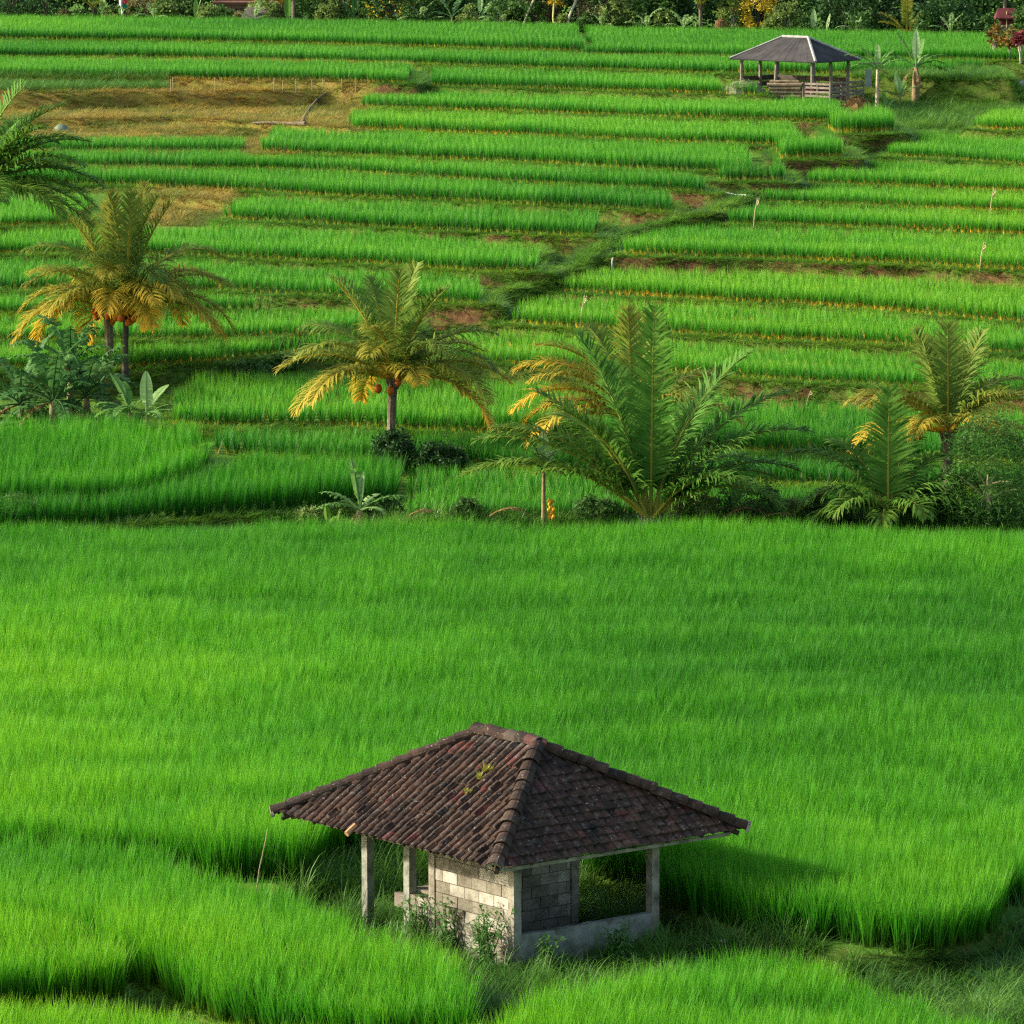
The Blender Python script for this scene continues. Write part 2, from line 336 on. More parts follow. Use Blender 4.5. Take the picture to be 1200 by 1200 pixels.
# wavy domain so terrace edges are never ruler straight
WX=XX+.35*(vnoise(XX,YY,3.1,1)-.5)+.12*(vnoise(XX,YY,.9,5)-.5); WY=YY+.55*(vnoise(XX,YY,4.3,2)-.5)+.16*(vnoise(XX,YY,1.1,6)-.5)
ZZ=np.interp(YY,base_d,base_z)+.25*(vnoise(XX,YY,3,3)-.5)
ZZ=ZZ+np.where(YY<112,.0,0)
def platform(P, z, slope):
    global ZZ
    x0,y0=P.min(0)-3; x1,y1=P.max(0)+3
    i0,i1=np.searchsorted(gx,[x0,x1]); j0,j1=np.searchsorted(gy,[y0,y1])
    s=(slice(j0,j1),slice(i0,i1))
    d,_,_=sdf(P,WX[s],WY[s])
    h=z-slope*d
    ZZ[s]=np.where(d<2.8,np.maximum(ZZ[s],h),ZZ[s])
PL={}
def strip(z,pts,back,bund,shift=0):
    f=wpoly(pts,z)
    front=f.copy(); front[:,1]-=bund
    front[0,0]-=bund*.8; front[-1,0]+=bund*.8
    bk=f.copy(); bk[:,1]+=back; bk[:,0]+=shift
    bk[0,0]-=bund*.8; bk[-1,0]+=bund*.8
    return f, np.vstack([front,bk[::-1]])
for grp,sh in ((LEFT,0),(RIGHT,2.6),(MID,0)):
    for z,pts,back,sl,h in grp: platform(strip(z,pts,back,BUND,sh)[1],z,sl)
for z,pts,back,sl in BARE: platform(strip(z,pts,back,0)[1],z,sl)
for k,(z,px) in FORE.items():
    platform(wpoly(px,z),z,1.2)
def ridge(px,zs,half,slope):
    global ZZ
    P=np.array([at(a,b,z) for (a,b),z in zip(px,zs)])
    for i in range(len(P)-1):
        (ax,ay),(bx,by)=P[i],P[i+1]; za,zb=zs[i],zs[i+1]
        i0,i1=np.searchsorted(gx,[min(ax,bx)-2,max(ax,bx)+2]); j0,j1=np.searchsorted(gy,[min(ay,by)-2,max(ay,by)+2]); sl=(slice(j0,j1),slice(i0,i1))
        ex,ey=bx-ax,by-ay; t=np.clip(((WX[sl]-ax)*ex+(WY[sl]-ay)*ey)/(ex*ex+ey*ey),0,1); d=np.hypot(WX[sl]-ax-t*ex,WY[sl]-ay-t*ey)
        ZZ[sl]=np.where(d<1.6,np.maximum(ZZ[sl],za+(zb-za)*t-slope*np.maximum(0,d-half)),ZZ[sl])
ridge([(880,226),(830,250),(790,259),(745,268),(705,288),(662,316),(612,336),(560,346)],[3.72,3.45,3.3,3.15,2.9,2.55,2.3,2.15],.28,1.6)
ZB=ZZ.copy()
ZZ=ZZ+.05*(vnoise(XX,YY,.55,4)-.5)
def gz(x,y,Z=None):
    Z=ZZ if Z is None else Z
    x=np.asarray(x,float); y=np.asarray(y,float)
    u=np.clip((x-GX0)/GD,0,len(gx)-1.001); v=np.clip((y-GY0)/GD,0,len(gy)-1.001)
    i=u.astype(int); j=v.astype(int); fu=u-i; fv=v-j
    return (Z[j,i]*(1-fu)+Z[j,i+1]*fu)*(1-fv)+(Z[j+1,i]*(1-fu)+Z[j+1,i+1]*fu)*fv
def hit(px,py):
    """where the sight line through a pixel of the photograph meets the ground"""
    d=np.array(ray(px,py)); t=np.arange(60,290,.05)
    z=CAMZ+d[2]*t; g=gz(d[0]*t,d[1]*t); k=np.argmax(z<g)
    return float(d[0]*t[k]),float(d[1]*t[k]),float(g[k])
def onground(x,y): return float(gz(x,y))

# ground sheet: fine in the middle, coarse rings out to the horizon
def build_ground():
    ny,nx=ZZ.shape
    co=np.stack([XX,YY,ZZ],-1).reshape(-1,3)
    idx=np.arange(ny*nx).reshape(ny,nx)
    q=np.stack([idx[:-1,:-1],idx[:-1,1:],idx[1:,1:],idx[1:,:-1]],-1).reshape(-1,4)
    ring=np.concatenate([idx[0,:],idx[1:,-1],idx[-1,-2::-1],idx[-2:0,0]])
    verts=[co]; faces=[q]; prev=ring; n=len(co); cx,cy=0,(GY0+GY1)/2
    pos=co[ring]
    for s in (1.5,3,8,20,40):
        p=pos.copy(); p[:,0]=cx+(pos[:,0]-cx)*s*1.5; p[:,1]=cy+(pos[:,1]-cy)*s
        p[:,2]=pos[:,2]*.5+np.clip((p[:,1]-60)*.022,-2,14)*.5
        new=np.arange(n,n+len(p)); n+=len(p); verts.append(p)
        a=prev; b=np.roll(prev,-1); c=np.roll(new,-1); faces.append(np.stack([a,new,c,b],-1)); prev=new
    V=np.vstack(verts); F=np.vstack(faces)
    me=bpy.data.meshes.new('ground')
    me.vertices.add(len(V)); me.vertices.foreach_set('co',V.ravel())
    me.loops.add(F.size); me.loops.foreach_set('vertex_index',F.ravel().astype(np.int32))
    me.polygons.add(len(F)); me.polygons.foreach_set('loop_start',np.arange(0,F.size,4,dtype=np.int32))
    me.update(calc_edges=True); me.validate()
    dry=np.zeros(len(V)); 
    for poly,zz in (([(X0,92),(200,93),(475,99),(428,112),(404,150),(320,158),(150,166),(0,166),(X0,166)],5.0),([(188,228),(262,231),(262,248),(188,250)],3.3)):
        P=wpoly(poly,zz); d,ins,dd=sdf(P,V[:,0]+.8*(vnoise(V[:,0],V[:,1],1.5,9)-.5),V[:,1]+.8*(vnoise(V[:,0],V[:,1],1.2,8)-.5))
        dry=np.maximum(dry,np.clip(1-d/1.0,0,1)*(1 if zz>4 else .72))
    a=me.attributes.new('gold','FLOAT','POINT'); a.data.foreach_set('value',dry.astype(np.float32))
    soil=np.zeros(len(V))
    for poly,zz in (([(700,300),(X1,322),(X1,352),(655,338)],2.5),([(880,445),(X1,470),(X1,500),(820,480)],1.1),([(330,345),(560,358),(580,385),(330,375)],2.0),([(480,318),(660,318),(680,280),(560,275),(430,300)],2.7),([(930,140),(1060,165),(1000,200),(860,235),(780,262),(700,285),(690,250),(800,215),(860,190)],3.9),([(184,224),(272,228),(272,256),(184,258)],3.3),([(X0,88),(480,96),(480,108),(X0,106)],5.6)):
        P=wpoly(poly,zz); d,ins,dd=sdf(P,V[:,0],V[:,1]); soil=np.maximum(soil,np.clip(1-d/1.0,0,1))
    a=me.attributes.new('soil','FLOAT','POINT'); a.data.foreach_set('value',soil.astype(np.float32))
    me.materials.append(GROUND); me.polygons.foreach_set('use_smooth',[True]*len(F))
    o=bpy.data.objects.new('ground',me); COL.objects.link(o)
    tag(o,'stepped earth terraces with grassy banks and brown soil risers',None,None,'structure')
    return o,dry[:len(co)].reshape(ny,nx)
GROUND_OB,DRY=build_ground()

# ------------------------------------------------------------------ tufts (shared blades for the crop and the grass)
def blade(mb,x,y,h,w,az,lean,curl,segs,t0=0.0):
    ca,sa=math.cos(az),math.sin(az); r=0; z=0; vs=[]; a=[]; ang=lean
    wx,wy=-sa,ca
    for i in range(segs+1):
        t=i/segs; ww=w*(1-t**1.6)*.5 if i<segs else 0
        px,py=x+ca*r,y+sa*r
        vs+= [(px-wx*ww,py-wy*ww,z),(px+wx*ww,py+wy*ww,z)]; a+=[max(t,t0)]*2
        st=h/segs; r+=st*math.sin(ang); z+=st*math.cos(ang); ang+=curl*(t+.35)
    vs.pop(); a.pop(); k=2*segs
    mb.add(vs,[(2*i,2*i+1,2*i+3,2*i+2) for i in range(segs-1)]+[(k-2,k-1,k)],a)
def proto(cname,n,fn,m):
    c=bpy.data.collections.new(cname)
    for i in range(n):
        mb=MB(); fn(mb); me=bpy.data.meshes.new(cname); me.from_pydata(mb.v,[],mb.f); me.materials.append(m)
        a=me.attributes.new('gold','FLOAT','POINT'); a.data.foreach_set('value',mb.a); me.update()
        c.objects.link(bpy.data.objects.new(f'{cname}_{i}',me))
    return c
U=random.uniform
def f_near(mb):
    for _ in range(32):
        az=U(0,6.28); q=U(0,.07)
        blade(mb,q*math.cos(az),q*math.sin(az),U(.72,1.12),U(.010,.016),az+U(-.5,.5),abs(random.gauss(0,.10))+.02,U(.0,.22),3)
def f_far(mb):
    for _ in range(25):
        az=U(0,6.28); q=U(0,.035)
        blade(mb,q*math.cos(az),q*math.sin(az),U(.72,1.08),U(.015,.026),az+U(-.4,.4),abs(random.gauss(0,.12))+.02,U(.0,.25),2)
def f_weed(mb):
    for _ in range(26):
        az=U(0,6.28); q=U(0,.15)
        blade(mb,q*math.cos(az),q*math.sin(az),U(.4,1.15),U(.012,.03),az+U(-1,1),U(.1,.8),U(.2,.8),4)
def f_turf(mb):
    for _ in range(24):
        az=U(0,6.28); q=U(0,.22)
        blade(mb,q*math.cos(az),q*math.sin(az),U(.5,1.1),U(.015,.03),az+U(-1,1),U(.1,.9),U(.1,.7),2)
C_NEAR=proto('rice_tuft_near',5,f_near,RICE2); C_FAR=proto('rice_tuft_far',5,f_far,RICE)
C_WEED=proto('weed_tuft',4,f_weed,WEED); C_TURF=proto('turf_tuft',4,f_turf,TURF); C_DRY=proto('dry_tuft',4,f_turf,DRYG)
def scatter_group(coll):
    g=bpy.data.node_groups.new('scatter_'+coll.name,'GeometryNodeTree')
    g.interface.new_socket('Geometry',in_out='INPUT',socket_type='NodeSocketGeometry'); g.interface.new_socket('Geometry',in_out='OUTPUT',socket_type='NodeSocketGeometry')
    N,L=g.nodes,g.links; i=N.new('NodeGroupInput'); o=N.new('NodeGroupOutput')
    ci=N.new('GeometryNodeCollectionInfo'); ci.inputs['Collection'].default_value=coll; ci.inputs['Separate Children'].default_value=True; ci.inputs['Reset Children'].default_value=True
    ip=N.new('GeometryNodeInstanceOnPoints'); ip.inputs['Pick Instance'].default_value=True
    def na(n,t):
        a=N.new('GeometryNodeInputNamedAttribute'); a.data_type=t; a.inputs['Name'].default_value=n; return a.outputs['Attribute']
    L.new(i.outputs[0],ip.inputs['Points']); L.new(ci.outputs[0],ip.inputs['Instance'])
    L.new(na('pick','INT'),ip.inputs['Instance Index']); L.new(na('rot','FLOAT_VECTOR'),ip.inputs['Rotation']); L.new(na('scl','FLOAT_VECTOR'),ip.inputs['Scale'])
    rz=N.new('GeometryNodeRealizeInstances'); L.new(ip.outputs[0],rz.inputs[0]); L.new(rz.outputs[0],o.inputs[0]); return g
SG={c.name:scatter_group(c) for c in (C_NEAR,C_FAR,C_WEED,C_TURF,C_DRY)}
def scatter(name,coll,P,h,wid,tint,label,lean=.06,cat=None):
    n=len(P); me=bpy.data.meshes.new(name); me.vertices.add(n); me.vertices.foreach_set('co',P.astype(np.float32).ravel())
    k=len(coll.objects)
    a=me.attributes.new('pick','INT','POINT'); a.data.foreach_set('value',RNG.integers(0,k,n).astype(np.int32))
    rot=np.stack([RNG.normal(0,lean,n),RNG.normal(0,lean,n),RNG.uniform(0,6.283,n)],-1)
    a=me.attributes.new('rot','FLOAT_VECTOR','POINT'); a.data.foreach_set('vector',rot.astype(np.float32).ravel())
    s=np.stack([wid,wid,h],-1); a=me.attributes.new('scl','FLOAT_VECTOR','POINT'); a.data.foreach_set('vector',s.astype(np.float32).ravel())
    a=me.attributes.new('tint','FLOAT','POINT'); a.data.foreach_set('value',np.clip(tint,0,1).astype(np.float32))
    me.update(); ob=bpy.data.objects.new(name,me); COL.objects.link(ob)
    md=ob.modifiers.new('scatter','NODES'); md.node_group=SG[coll.name]
    me.materials.append(coll.objects[0].data.materials[0])
    tag(ob,label,cat,None,'stuff'); return ob

def rice_tint(x,y):
    return .46+.7*(vnoise(x*.5,y*.35,5.5,21)-.5)+.3*(vnoise(x,y,1.3,22)-.5)+RNG.normal(0,.11,len(x))+(RNG.uniform(0,1,len(x))<.02)*.35
def inview(P,m=170):
    px,py=proj(P[:,0],P[:,1],P[:,2]); return (px>-m)&(px<1200+m)&(py<1330)
def strip_rice(z,pts,back,shift,h):
    f,poly=strip(z,pts,back,0,shift)
    xs=np.arange(f[:,0].min(),f[:,0].max()+shift,.25); J=int(back/.24)
    gxx,jj=np.meshgrid(xs,np.arange(J))
    X=gxx+RNG.normal(0,.025,gxx.shape); Y=np.interp(gxx,f[:,0],f[:,1])+jj*.24+RNG.normal(0,.03,gxx.shape)
    X=X.ravel(); Y=Y.ravel()
    wy=.55*(vnoise(X,Y,4.3,2)-.5); wx=.35*(vnoise(X,Y,3.1,1)-.5)
    Y2=Y-wy; X2=X-wx
    ok=np.abs(gz(X2,Y2,ZB)-z)<.03
    for dx,dy in ((0,.55),(0,.95),(.35,0),(-.35,0),(0,-.3)): ok&=np.abs(gz(X2+dx,Y2+dy,ZB)-z)<.12
    _,ins,_=sdf(poly,X,Y); ok&=ins|(jj.ravel()==0)
    X2,Y2=X2[ok],Y2[ok]
    P=np.stack([X2,Y2,np.full(len(X2),z-.02)],-1)
    j0=jj.ravel()[ok]; keep=(j0<6)|((j0%3!=1)&(RNG.uniform(0,1,len(P))<.80))
    keep&=inview(P,100); P=P[keep]
    hh=h*(1+.16*(vnoise(P[:,0],P[:,1],1.6,31)-.5)+RNG.normal(0,.035,len(P)))*.99
    return P,hh
RICEGRID=np.zeros((int((GY1-GY0)/.4)+2,int((GX1-GX0)/.4)+2),np.int8)
def strips_object(name,rows,label,shift=0,excl=None,tbias=0,coll=None,wid=(.9,1.15)):
    Ps=[];Hs=[];Ts=[]
    for z,pts,back,sl,h in rows:
        P,hh=strip_rice(z,pts,back,shift,h)
        if excl is not None:
            k=~excl(P); P,hh=P[k],hh[k]
        Ps.append(P);Hs.append(hh*U(.95,1.06));Ts.append(np.full(len(P),U(-.10,.10)))
    P=np.vstack(Ps);H=np.concatenate(Hs);tbias=tbias+np.concatenate(Ts)
    print(name,len(P)); RICEGRID[((P[:,1]-GY0)/.4).astype(int),((P[:,0]-GX0)/.4).astype(int)]=1
    scatter(name,coll or C_FAR,P,H,RNG.uniform(wid[0],wid[1],len(P)),rice_tint(P[:,0],P[:,1])+tbias,label)
# clearing for the far shelter
HUT2=(12.4,213.8)
def clear_far(P): return ((np.abs(P[:,0]-HUT2[0])<3.4)&(P[:,1]>211.2-.0*P[:,0])&(P[:,1]<219))|((P[:,0]>14.6)&(P[:,0]<20)&(P[:,1]>211.5)&(P[:,1]<219))|((P[:,0]>20)&(P[:,1]<222)&(P[:,1]>209))
def clear_top(P):
    px,py=proj(P[:,0],P[:,1],P[:,2]+.65)
    return P[:,1]>263-.0165*np.clip(px,-200,1400)
def excl_left(P): return clear_far(P)|clear_top(P)
strips_object('terrace_rice',LEFT,'long stepped beds of deep green rice left of the diagonal ditch',0,excl_left,-.12)
strips_object('terrace_rice',RIGHT,'long stepped beds of bright yellow-green rice right of the diagonal ditch',2.6,None,.26)
strips_object('rice_bed',MID[0:1],'dark narrow band of rice curving below the rounded rice mound',0,None,-.16,C_NEAR,(1.0,1.25))
strips_object('rice_bed',MID[1:2],'rice strip behind the palms along the far side of the big flat field',0,None,-.05)
strips_object('rice_bed',MID[2:3],'rounded bushy rice bed in front of the dark banana clump',0,None,.05,C_NEAR,(1.0,1.25))
strips_object('rice_bed',MID[3:4],'dark green rice step just below the bright bed behind the coconut palms',0,None,-.2)
strips_object('rice_bed',MID[4:5],'wide bright green rice bed reaching behind the middle coconut palms',0,None,.05)
def poly_rice(key,label,h,tb=0,sp=.17):
    z,px=FORE[key]; Pw=wpoly(px,z)
    x0,y0=Pw.min(0); x1,y1=Pw.max(0)
    X,Y=np.meshgrid(np.arange(x0,x1,sp),np.arange(y0,y1,sp*1.1)); X=(X+RNG.normal(0,.045,X.shape)).ravel(); Y=(Y+RNG.normal(0,.045,Y.shape)).ravel()
    _,ins,d=sdf(Pw,X+.5*(vnoise(X,Y,1.2,41)-.5),Y+.9*(vnoise(X,Y,1.5,42)-.5)); ok=ins
    P=np.stack([X[ok],Y[ok],np.full(ok.sum(),z-.02)],-1); P=P[inview(P,100)]
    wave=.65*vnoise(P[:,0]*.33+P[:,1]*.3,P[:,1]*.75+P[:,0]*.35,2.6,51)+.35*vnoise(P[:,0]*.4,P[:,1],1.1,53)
    hh=h*(1+.5*(wave-.5)+.14*(vnoise(P[:,0],P[:,1],.8,52)-.5)+RNG.normal(0,.045,len(P)))
    print(key,len(P))
    scatter('rice_field',C_NEAR,P,hh,RNG.uniform(1.0,1.35,len(P)),rice_tint(P[:,0],P[:,1])+tb+.45*(wave-.5)-.10*np.clip((P[:,1]-84)/14,0,1)+.34*np.clip(-P[:,0]/8,-.3,1)*np.clip((106-P[:,1])/10,0,1),label,.07)  # tint gradient brightens near left, deepens far rice: cloud light painted into colour
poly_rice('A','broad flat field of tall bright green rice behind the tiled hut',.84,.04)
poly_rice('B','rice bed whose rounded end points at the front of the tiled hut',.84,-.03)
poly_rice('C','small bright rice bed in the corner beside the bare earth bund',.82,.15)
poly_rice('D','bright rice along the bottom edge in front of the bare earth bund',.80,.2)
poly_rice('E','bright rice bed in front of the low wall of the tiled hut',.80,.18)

# short grass on banks, dry grass on the brown cut, weeds round the hut and in the ditch
def bank_points(n,cond):
    out=[]
    px=RNG.uniform(-150,1350,n); 
    t=RNG.uniform(0,1,n); y=115+(262-115)*t; x=(px-600)/FPX*y
    return x,y
def near_level(x,y):
    """True where rice stands"""
    return None
def grass_on_banks():
    n=260000; x,y=bank_points(n,None)
    z=gz(x,y,ZB)
    # a bank: ground drops within .9 m towards the camera or beside
    drop=np.maximum.reduce([z-gz(x,y-.75,ZB),z-gz(x+.7,y,ZB),z-gz(x-.7,y,ZB)])
    bank=drop>.12
    px,py=proj(x,y,z)
    dl=[(1200,100),(1110,140),(1050,165),(990,195),(900,228),(800,262),(740,282),(680,318),(640,338),(590,356),(560,385),(530,430)]
    ditch=np.abs(px-np.interp(py,[p[1] for p in dl],[p[0] for p in dl]))<np.interp(py,[100,150,200,300,430],[115,70,36,26,26])*(.5+vnoise(x,y,2.2,66))
    ditch&=(py>98)&(py<440)
    dry=DRY[np.clip(((y-GY0)/GD).astype(int),0,DRY.shape[0]-1),np.clip(((x-GX0)/GD).astype(int),0,DRY.shape[1]-1)]
    r=RNG.uniform(0,1,n)
    k=bank&(dry<.4)&(r<.9)
    P=np.stack([x[k],y[k],gz(x[k],y[k])-.02],-1); print('bank grass',len(P))
    scatter('bank_grass',C_TURF,P,RNG.uniform(.08,.22,len(P)),RNG.uniform(.6,1.1,len(P)),.5+.9*(vnoise(P[:,0],P[:,1],2.5,61)-.5)+RNG.normal(0,.1,len(P)),'short yellowish grass covering the terrace bunds and banks',.15)
    right=(px>1000)&(px<1340)&(py>84)&(py<150)&(y<230)
    k=(right|(ditch&(np.abs(z-gz(x,y-.4,ZB))>.004)))&(r<.8)&(RICEGRID[np.clip(((y-GY0)/.4).astype(int),0,RICEGRID.shape[0]-1),np.clip(((x-GX0)/.4).astype(int),0,RICEGRID.shape[1]-1)]==0)
    P=np.stack([x[k],y[k],gz(x[k],y[k])-.02],-1); print('ditch',len(P))
    scatter('ditch_weeds',C_WEED,P,np.where(P[:,1]>205,RNG.uniform(.25,.6,len(P)),RNG.uniform(.08,.30,len(P))),RNG.uniform(.5,1.0,len(P)),.66+.9*(vnoise(P[:,0],P[:,1],2.0,62)-.5)+RNG.normal(0,.1,len(P)),'rank green weeds filling the diagonal ditch and the bank beside the far shelter',.15)
    k=(dry>.45)&(r<.8)
    P=np.stack([x[k],y[k],gz(x[k],y[k])-.02],-1); print('dry',len(P))
    scatter('dry_grass',C_DRY,P,RNG.uniform(.08,.24,len(P)),RNG.uniform(.5,1.0,len(P)),.5+1.0*(vnoise(P[:,0],P[:,1],1.6,63)-.5)+RNG.normal(0,.15,len(P)),'dry ochre grass on the cut brown bank below the stick fence',.15)
    # bed of blue-green weeds at the left end of the cut bench
    P2=wpoly([(X0,112),(0,110),(196,107),(196,98),(X0,96)],5.38)
    X,Y=np.meshgrid(np.arange(P2[:,0].min(),P2[:,0].max(),.2),np.arange(P2[:,1].min(),P2[:,1].max(),.2)); X=X.ravel()+RNG.normal(0,.05,X.size); Y=Y.ravel()+RNG.normal(0,.05,Y.size)
    _,ins,_=sdf(P2,X,Y); X,Y=X[ins],Y[ins]; P=np.stack([X,Y,gz(X,Y)-.02],-1)
    scatter('seedling_bed',C_WEED,P,RNG.uniform(.4,.65,len(P)),RNG.uniform(.6,.9,len(P)),RNG.normal(.45,.12,len(P)),'pale bluish-green grass bed at the left end of the brown bench',.1)
grass_on_banks()
# ------------------------------------------------------------------ the tiled hut
ZG=-.30; ZE=1.50; ZR=2.88
Lc=np.array([*at(323,955,ZE),ZE]); Fc=np.array([*at(580,1020,ZE),ZE]); Rc=np.array([*at(873,973,ZE),ZE]); Bc=Lc+Rc-Fc
Ra=np.array([*at(561,861,ZR),ZR]); Rb=np.array([*at(630,875,ZR),ZR])      # ridge ends: Ra over the L side, Rb over the F side
E1=(Lc-Fc); W1=np.linalg.norm(E1); E1/=W1
E2=(Rc-Fc); W2=np.linalg.norm(E2); E2/=W2
UP=np.array([0,0,1.0])
HB=np.array([*at(603,1136,ZG),ZG])        # front corner post at ground
hut=thing('tiled_hut',tuple(HB),'small open hut with a mossy dark tiled hip roof and concrete block walls','hut')
def loc(p): return tuple(np.asarray(p,float)-HB)
def pt(a,b,z): return HB+E1*a+E2*b+UP*z
def roof_face(p0,p1,q0,q1,period,rows,amp,step=.03):
    """p0->p1 eave, q0->q1 top (can be one point); corrugation runs down the slope, rows of tiles step"""
    mb=MB(); p0,p1,q0,q1=[np.array(v,float) for v in (p0,p1,q0,q1)]
    e=p1-p0; W=np.linalg.norm(e); e/=W
    up=(q0+q1)/2-(p0+p1)/2; up-=e*np.dot(up,e); H=np.linalg.norm(up); u=up/H; n=np.cross(e,u); n/=np.linalg.norm(n)
    if n[2]<0: n=-n
    a0=np.dot(q0-p0,e); a1=np.dot(q1-p0,e)
    nc=int(W/period)*8; sub=3; vid={}
    bs=[]
    for r in range(rows):
        for k in range(sub): bs.append(((r+k/(sub-1)*.98)/rows, (1-k/(sub-1))))
    A=np.linspace(0,W,nc+1)
    vs=[];fs=[];at_=[]
    rj=RNG.normal(0,.010,(rows,nc//8+2))
    for bi,(b,st) in enumerate(bs):
        lo=a0*b; hi=W+(a1-W)*b
        for ai,a in enumerate(A):
            aa=min(max(a,lo),hi)
            wv=amp*abs(math.cos(math.pi*a/period))**.55
            jt=rj[bi//sub, min(ai//8,nc//8)]
            h=wv+step*st+jt+.02*math.sin(a*1.3)*math.sin(b*3.0)
            p=p0+e*aa+u*(b*H)+n*h
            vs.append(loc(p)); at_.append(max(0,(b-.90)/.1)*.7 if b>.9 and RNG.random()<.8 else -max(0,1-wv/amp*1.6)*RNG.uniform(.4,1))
    n1=nc+1
    for bi in range(len(bs)-1):
        for ai in range(nc):
            i=bi*n1+ai; q=(i,i+1,i+1+n1,i+n1)
            if np.linalg.norm(np.subtract(vs[q[0]],vs[q[1]]))<1e-5 and np.linalg.norm(np.subtract(vs[q[2]],vs[q[3]]))<1e-5: continue
            fs.append(q)
    mb.add(vs,fs,at_)
    return mb
rf=MB()
for f,am,st in (((Lc,Fc,Ra,Rb),.085,.010),((Fc,Rc,Rb,Rb),.034,.022),((Rc,Bc,Rb,Ra),.06,.02),((Bc,Lc,Ra,Ra),.06,.02)):
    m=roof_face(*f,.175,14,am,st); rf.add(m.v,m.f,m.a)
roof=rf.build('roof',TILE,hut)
def caps(p,q,rad,step,lift,a=0.0):
    """overlapping half-round cap tiles along a hip or ridge"""
    mb=MB(); p=np.array(p);q=np.array(q); D=q-p; L_=np.linalg.norm(D); t=D/L_; s=np.cross(t,UP); s/=np.linalg.norm(s); w=np.cross(s,t)
    n=int(L_/step); 
    for i in range(n+1):
        c0=p+t*(i*step-.04); c1=p+t*min(i*step+step+.02,L_+.06); j=RNG.normal(0,.008,3)
        vs=[]
        for c,r,l in ((c0,rad*1.12,lift+.022),(c1,rad*.95,lift)):
            for k in range(9):
                th=math.pi*(k/8); th=-.25+th*(1+.5/math.pi)
                vs.append(loc(c+j+s*r*math.cos(th)+w*(r*.8*math.sin(th)+l)))
            for k in range(9):
                th=math.pi*(k/8); th=-.25+th*(1+.5/math.pi)
                vs.append(loc(c+j+s*(r-.02)*math.cos(th)+w*((r-.02)*.8*math.sin(th)+l)))
        fs=[(k,k+1,18+k+1,18+k) for k in range(8)]+[(9+k+1,9+k,27+k,27+k+1) for k in range(8)]+[(k+1,k,9+k,9+k+1) for k in range(8)]
        mb.add(vs,fs,[a+ U(-.55,.12)]*len(vs))
    return mb
CEMENT=rough_mat('cap_mortar',[(.3,(.10,.09,.07)),(.55,(.32,.28,.20)),(.8,(.48,.43,.32))],7,6,.95,.6,30)
for p in (Lc,Fc,):
    q=Ra if p is Lc else Rb
    o=caps(p+UP*.03,q+UP*.03,.125,.27,.015).build('hip_cap',TILE,roof)
for p,q in ((Rc,Rb),(Bc,Ra)): caps(p+UP*.03,q+UP*.03,.125,.27,.015).build('hip_cap',TILE,roof)
caps(Ra+UP*.04,Rb+UP*.04,.13,.25,.02,.25).build('ridge_cap',TILE,roof)
def end_ring(p,q):
    p=np.array(p);D=np.array(q)-p;t=D/np.linalg.norm(D);s=np.cross(t,UP);s/=np.linalg.norm(s);w=np.cross(s,t); mb=MB(); c=p+UP*.045-t*.055
    vs=[];fs=[]
    for r,off in ((.15,0),(.105,0),(.15,.05),(.105,.05)):
        for k in range(13):
            th=-.35+(math.pi+.7)*k/12; vs.append(loc(c+t*off+s*r*math.cos(th)+w*(r*.85*math.sin(th))))
    for k in range(12):
        fs+= [(k,k+1,13+k+1,13+k),(26+k+1,26+k,39+k,39+k+1),(k+1,k,26+k,26+k+1),(13+k,13+k+1,39+k+1,39+k)]
    mb.add(vs,fs); return mb
for p,q in ((Lc,Ra),(Fc,Rb),(Rc,Rb)): end_ring(p,q).build('cap_end',CEMENT,roof)
# fascia boards under the eaves, ring beam, rafters
fa=MB()
for p,q in ((Lc,Fc),(Fc,Rc),(Rc,Bc),(Bc,Lc)):
    C=(Lc+Rc)/2; mdp=(p+q)/2; inw=(C-mdp); inw[2]=0; inw/=np.linalg.norm(inw); t=(q-p)/np.linalg.norm(q-p)
    fa.box(loc(mdp+inw*(.24 if p is Lc else .12)-UP*(.02 if p is Lc else .05)),np.linalg.norm(q-p)-.4,.025,.055,tuple(t),tuple(inw),(0,0,1))
fa.build('fascia',CONC,hut)
rt=MB()
C=(Lc+Rc)/2
for p,q in ((Lc,Ra),(Fc,Rb),(Rc,Rb),(Bc,Ra)):
    rt.tube([loc(p+(q-p)*.03-UP*.09),loc(q-UP*.1)],.045,6)
for p,q,a,b in ((Lc,Fc,Ra,Rb),(Fc,Rc,Rb,Rb),(Rc,Bc,Rb,Ra),(Bc,Lc,Ra,Ra)):
    for k in range(1,7):
        t=k/7; e=p+(q-p)*t; top=a+(b-a)*t; rt.tube([loc(e+(top-e)*.04-UP*.07),loc(top-UP*.1)],.03,5)
rt.build('rafters',WOODD,hut)
HT=1.86
A1,A2,A3,B1=1.94,2.57,3.64,2.74
def post(a,b,h,w=.145,m=CONC,lean=0):
    mb=MB()
    n=5
    for i in range(n):
        mb.box(loc(pt(a,b,h*(i+.5)/n)),w*U(.97,1.03),w*U(.97,1.03),h/n,tuple(E1),tuple(E2))
    return mb.build('post',m,hut)
for a,b in ((0,0),(A1,0),(0,B1),(A1,B1)): post(a,b,HT+.12)
for a,b in ((A2,0),(A3,0),(A3,B1),(A2,B1)): post(a,b,HT+.12,.14,CONCG)
bm_=MB()
for a0,b0,a1,b1 in ((-.05,0,A3+.05,0),(-.05,B1,A3+.05,B1),(0,-.05,0,B1+.05),(A3,-.05,A3,B1+.05),(A1,0,A1,B1)):
    c=(pt(a0,b0,HT+.19)+pt(a1,b1,HT+.19))/2; D=pt(a1,b1,0)-pt(a0,b0,0); l=np.linalg.norm(D); D/=l
    bm_.box(loc(c+UP*(.004 if a0==a1 else 0)),l,.1,.12,tuple(D),tuple(np.cross(UP,D)),(0,0,1))
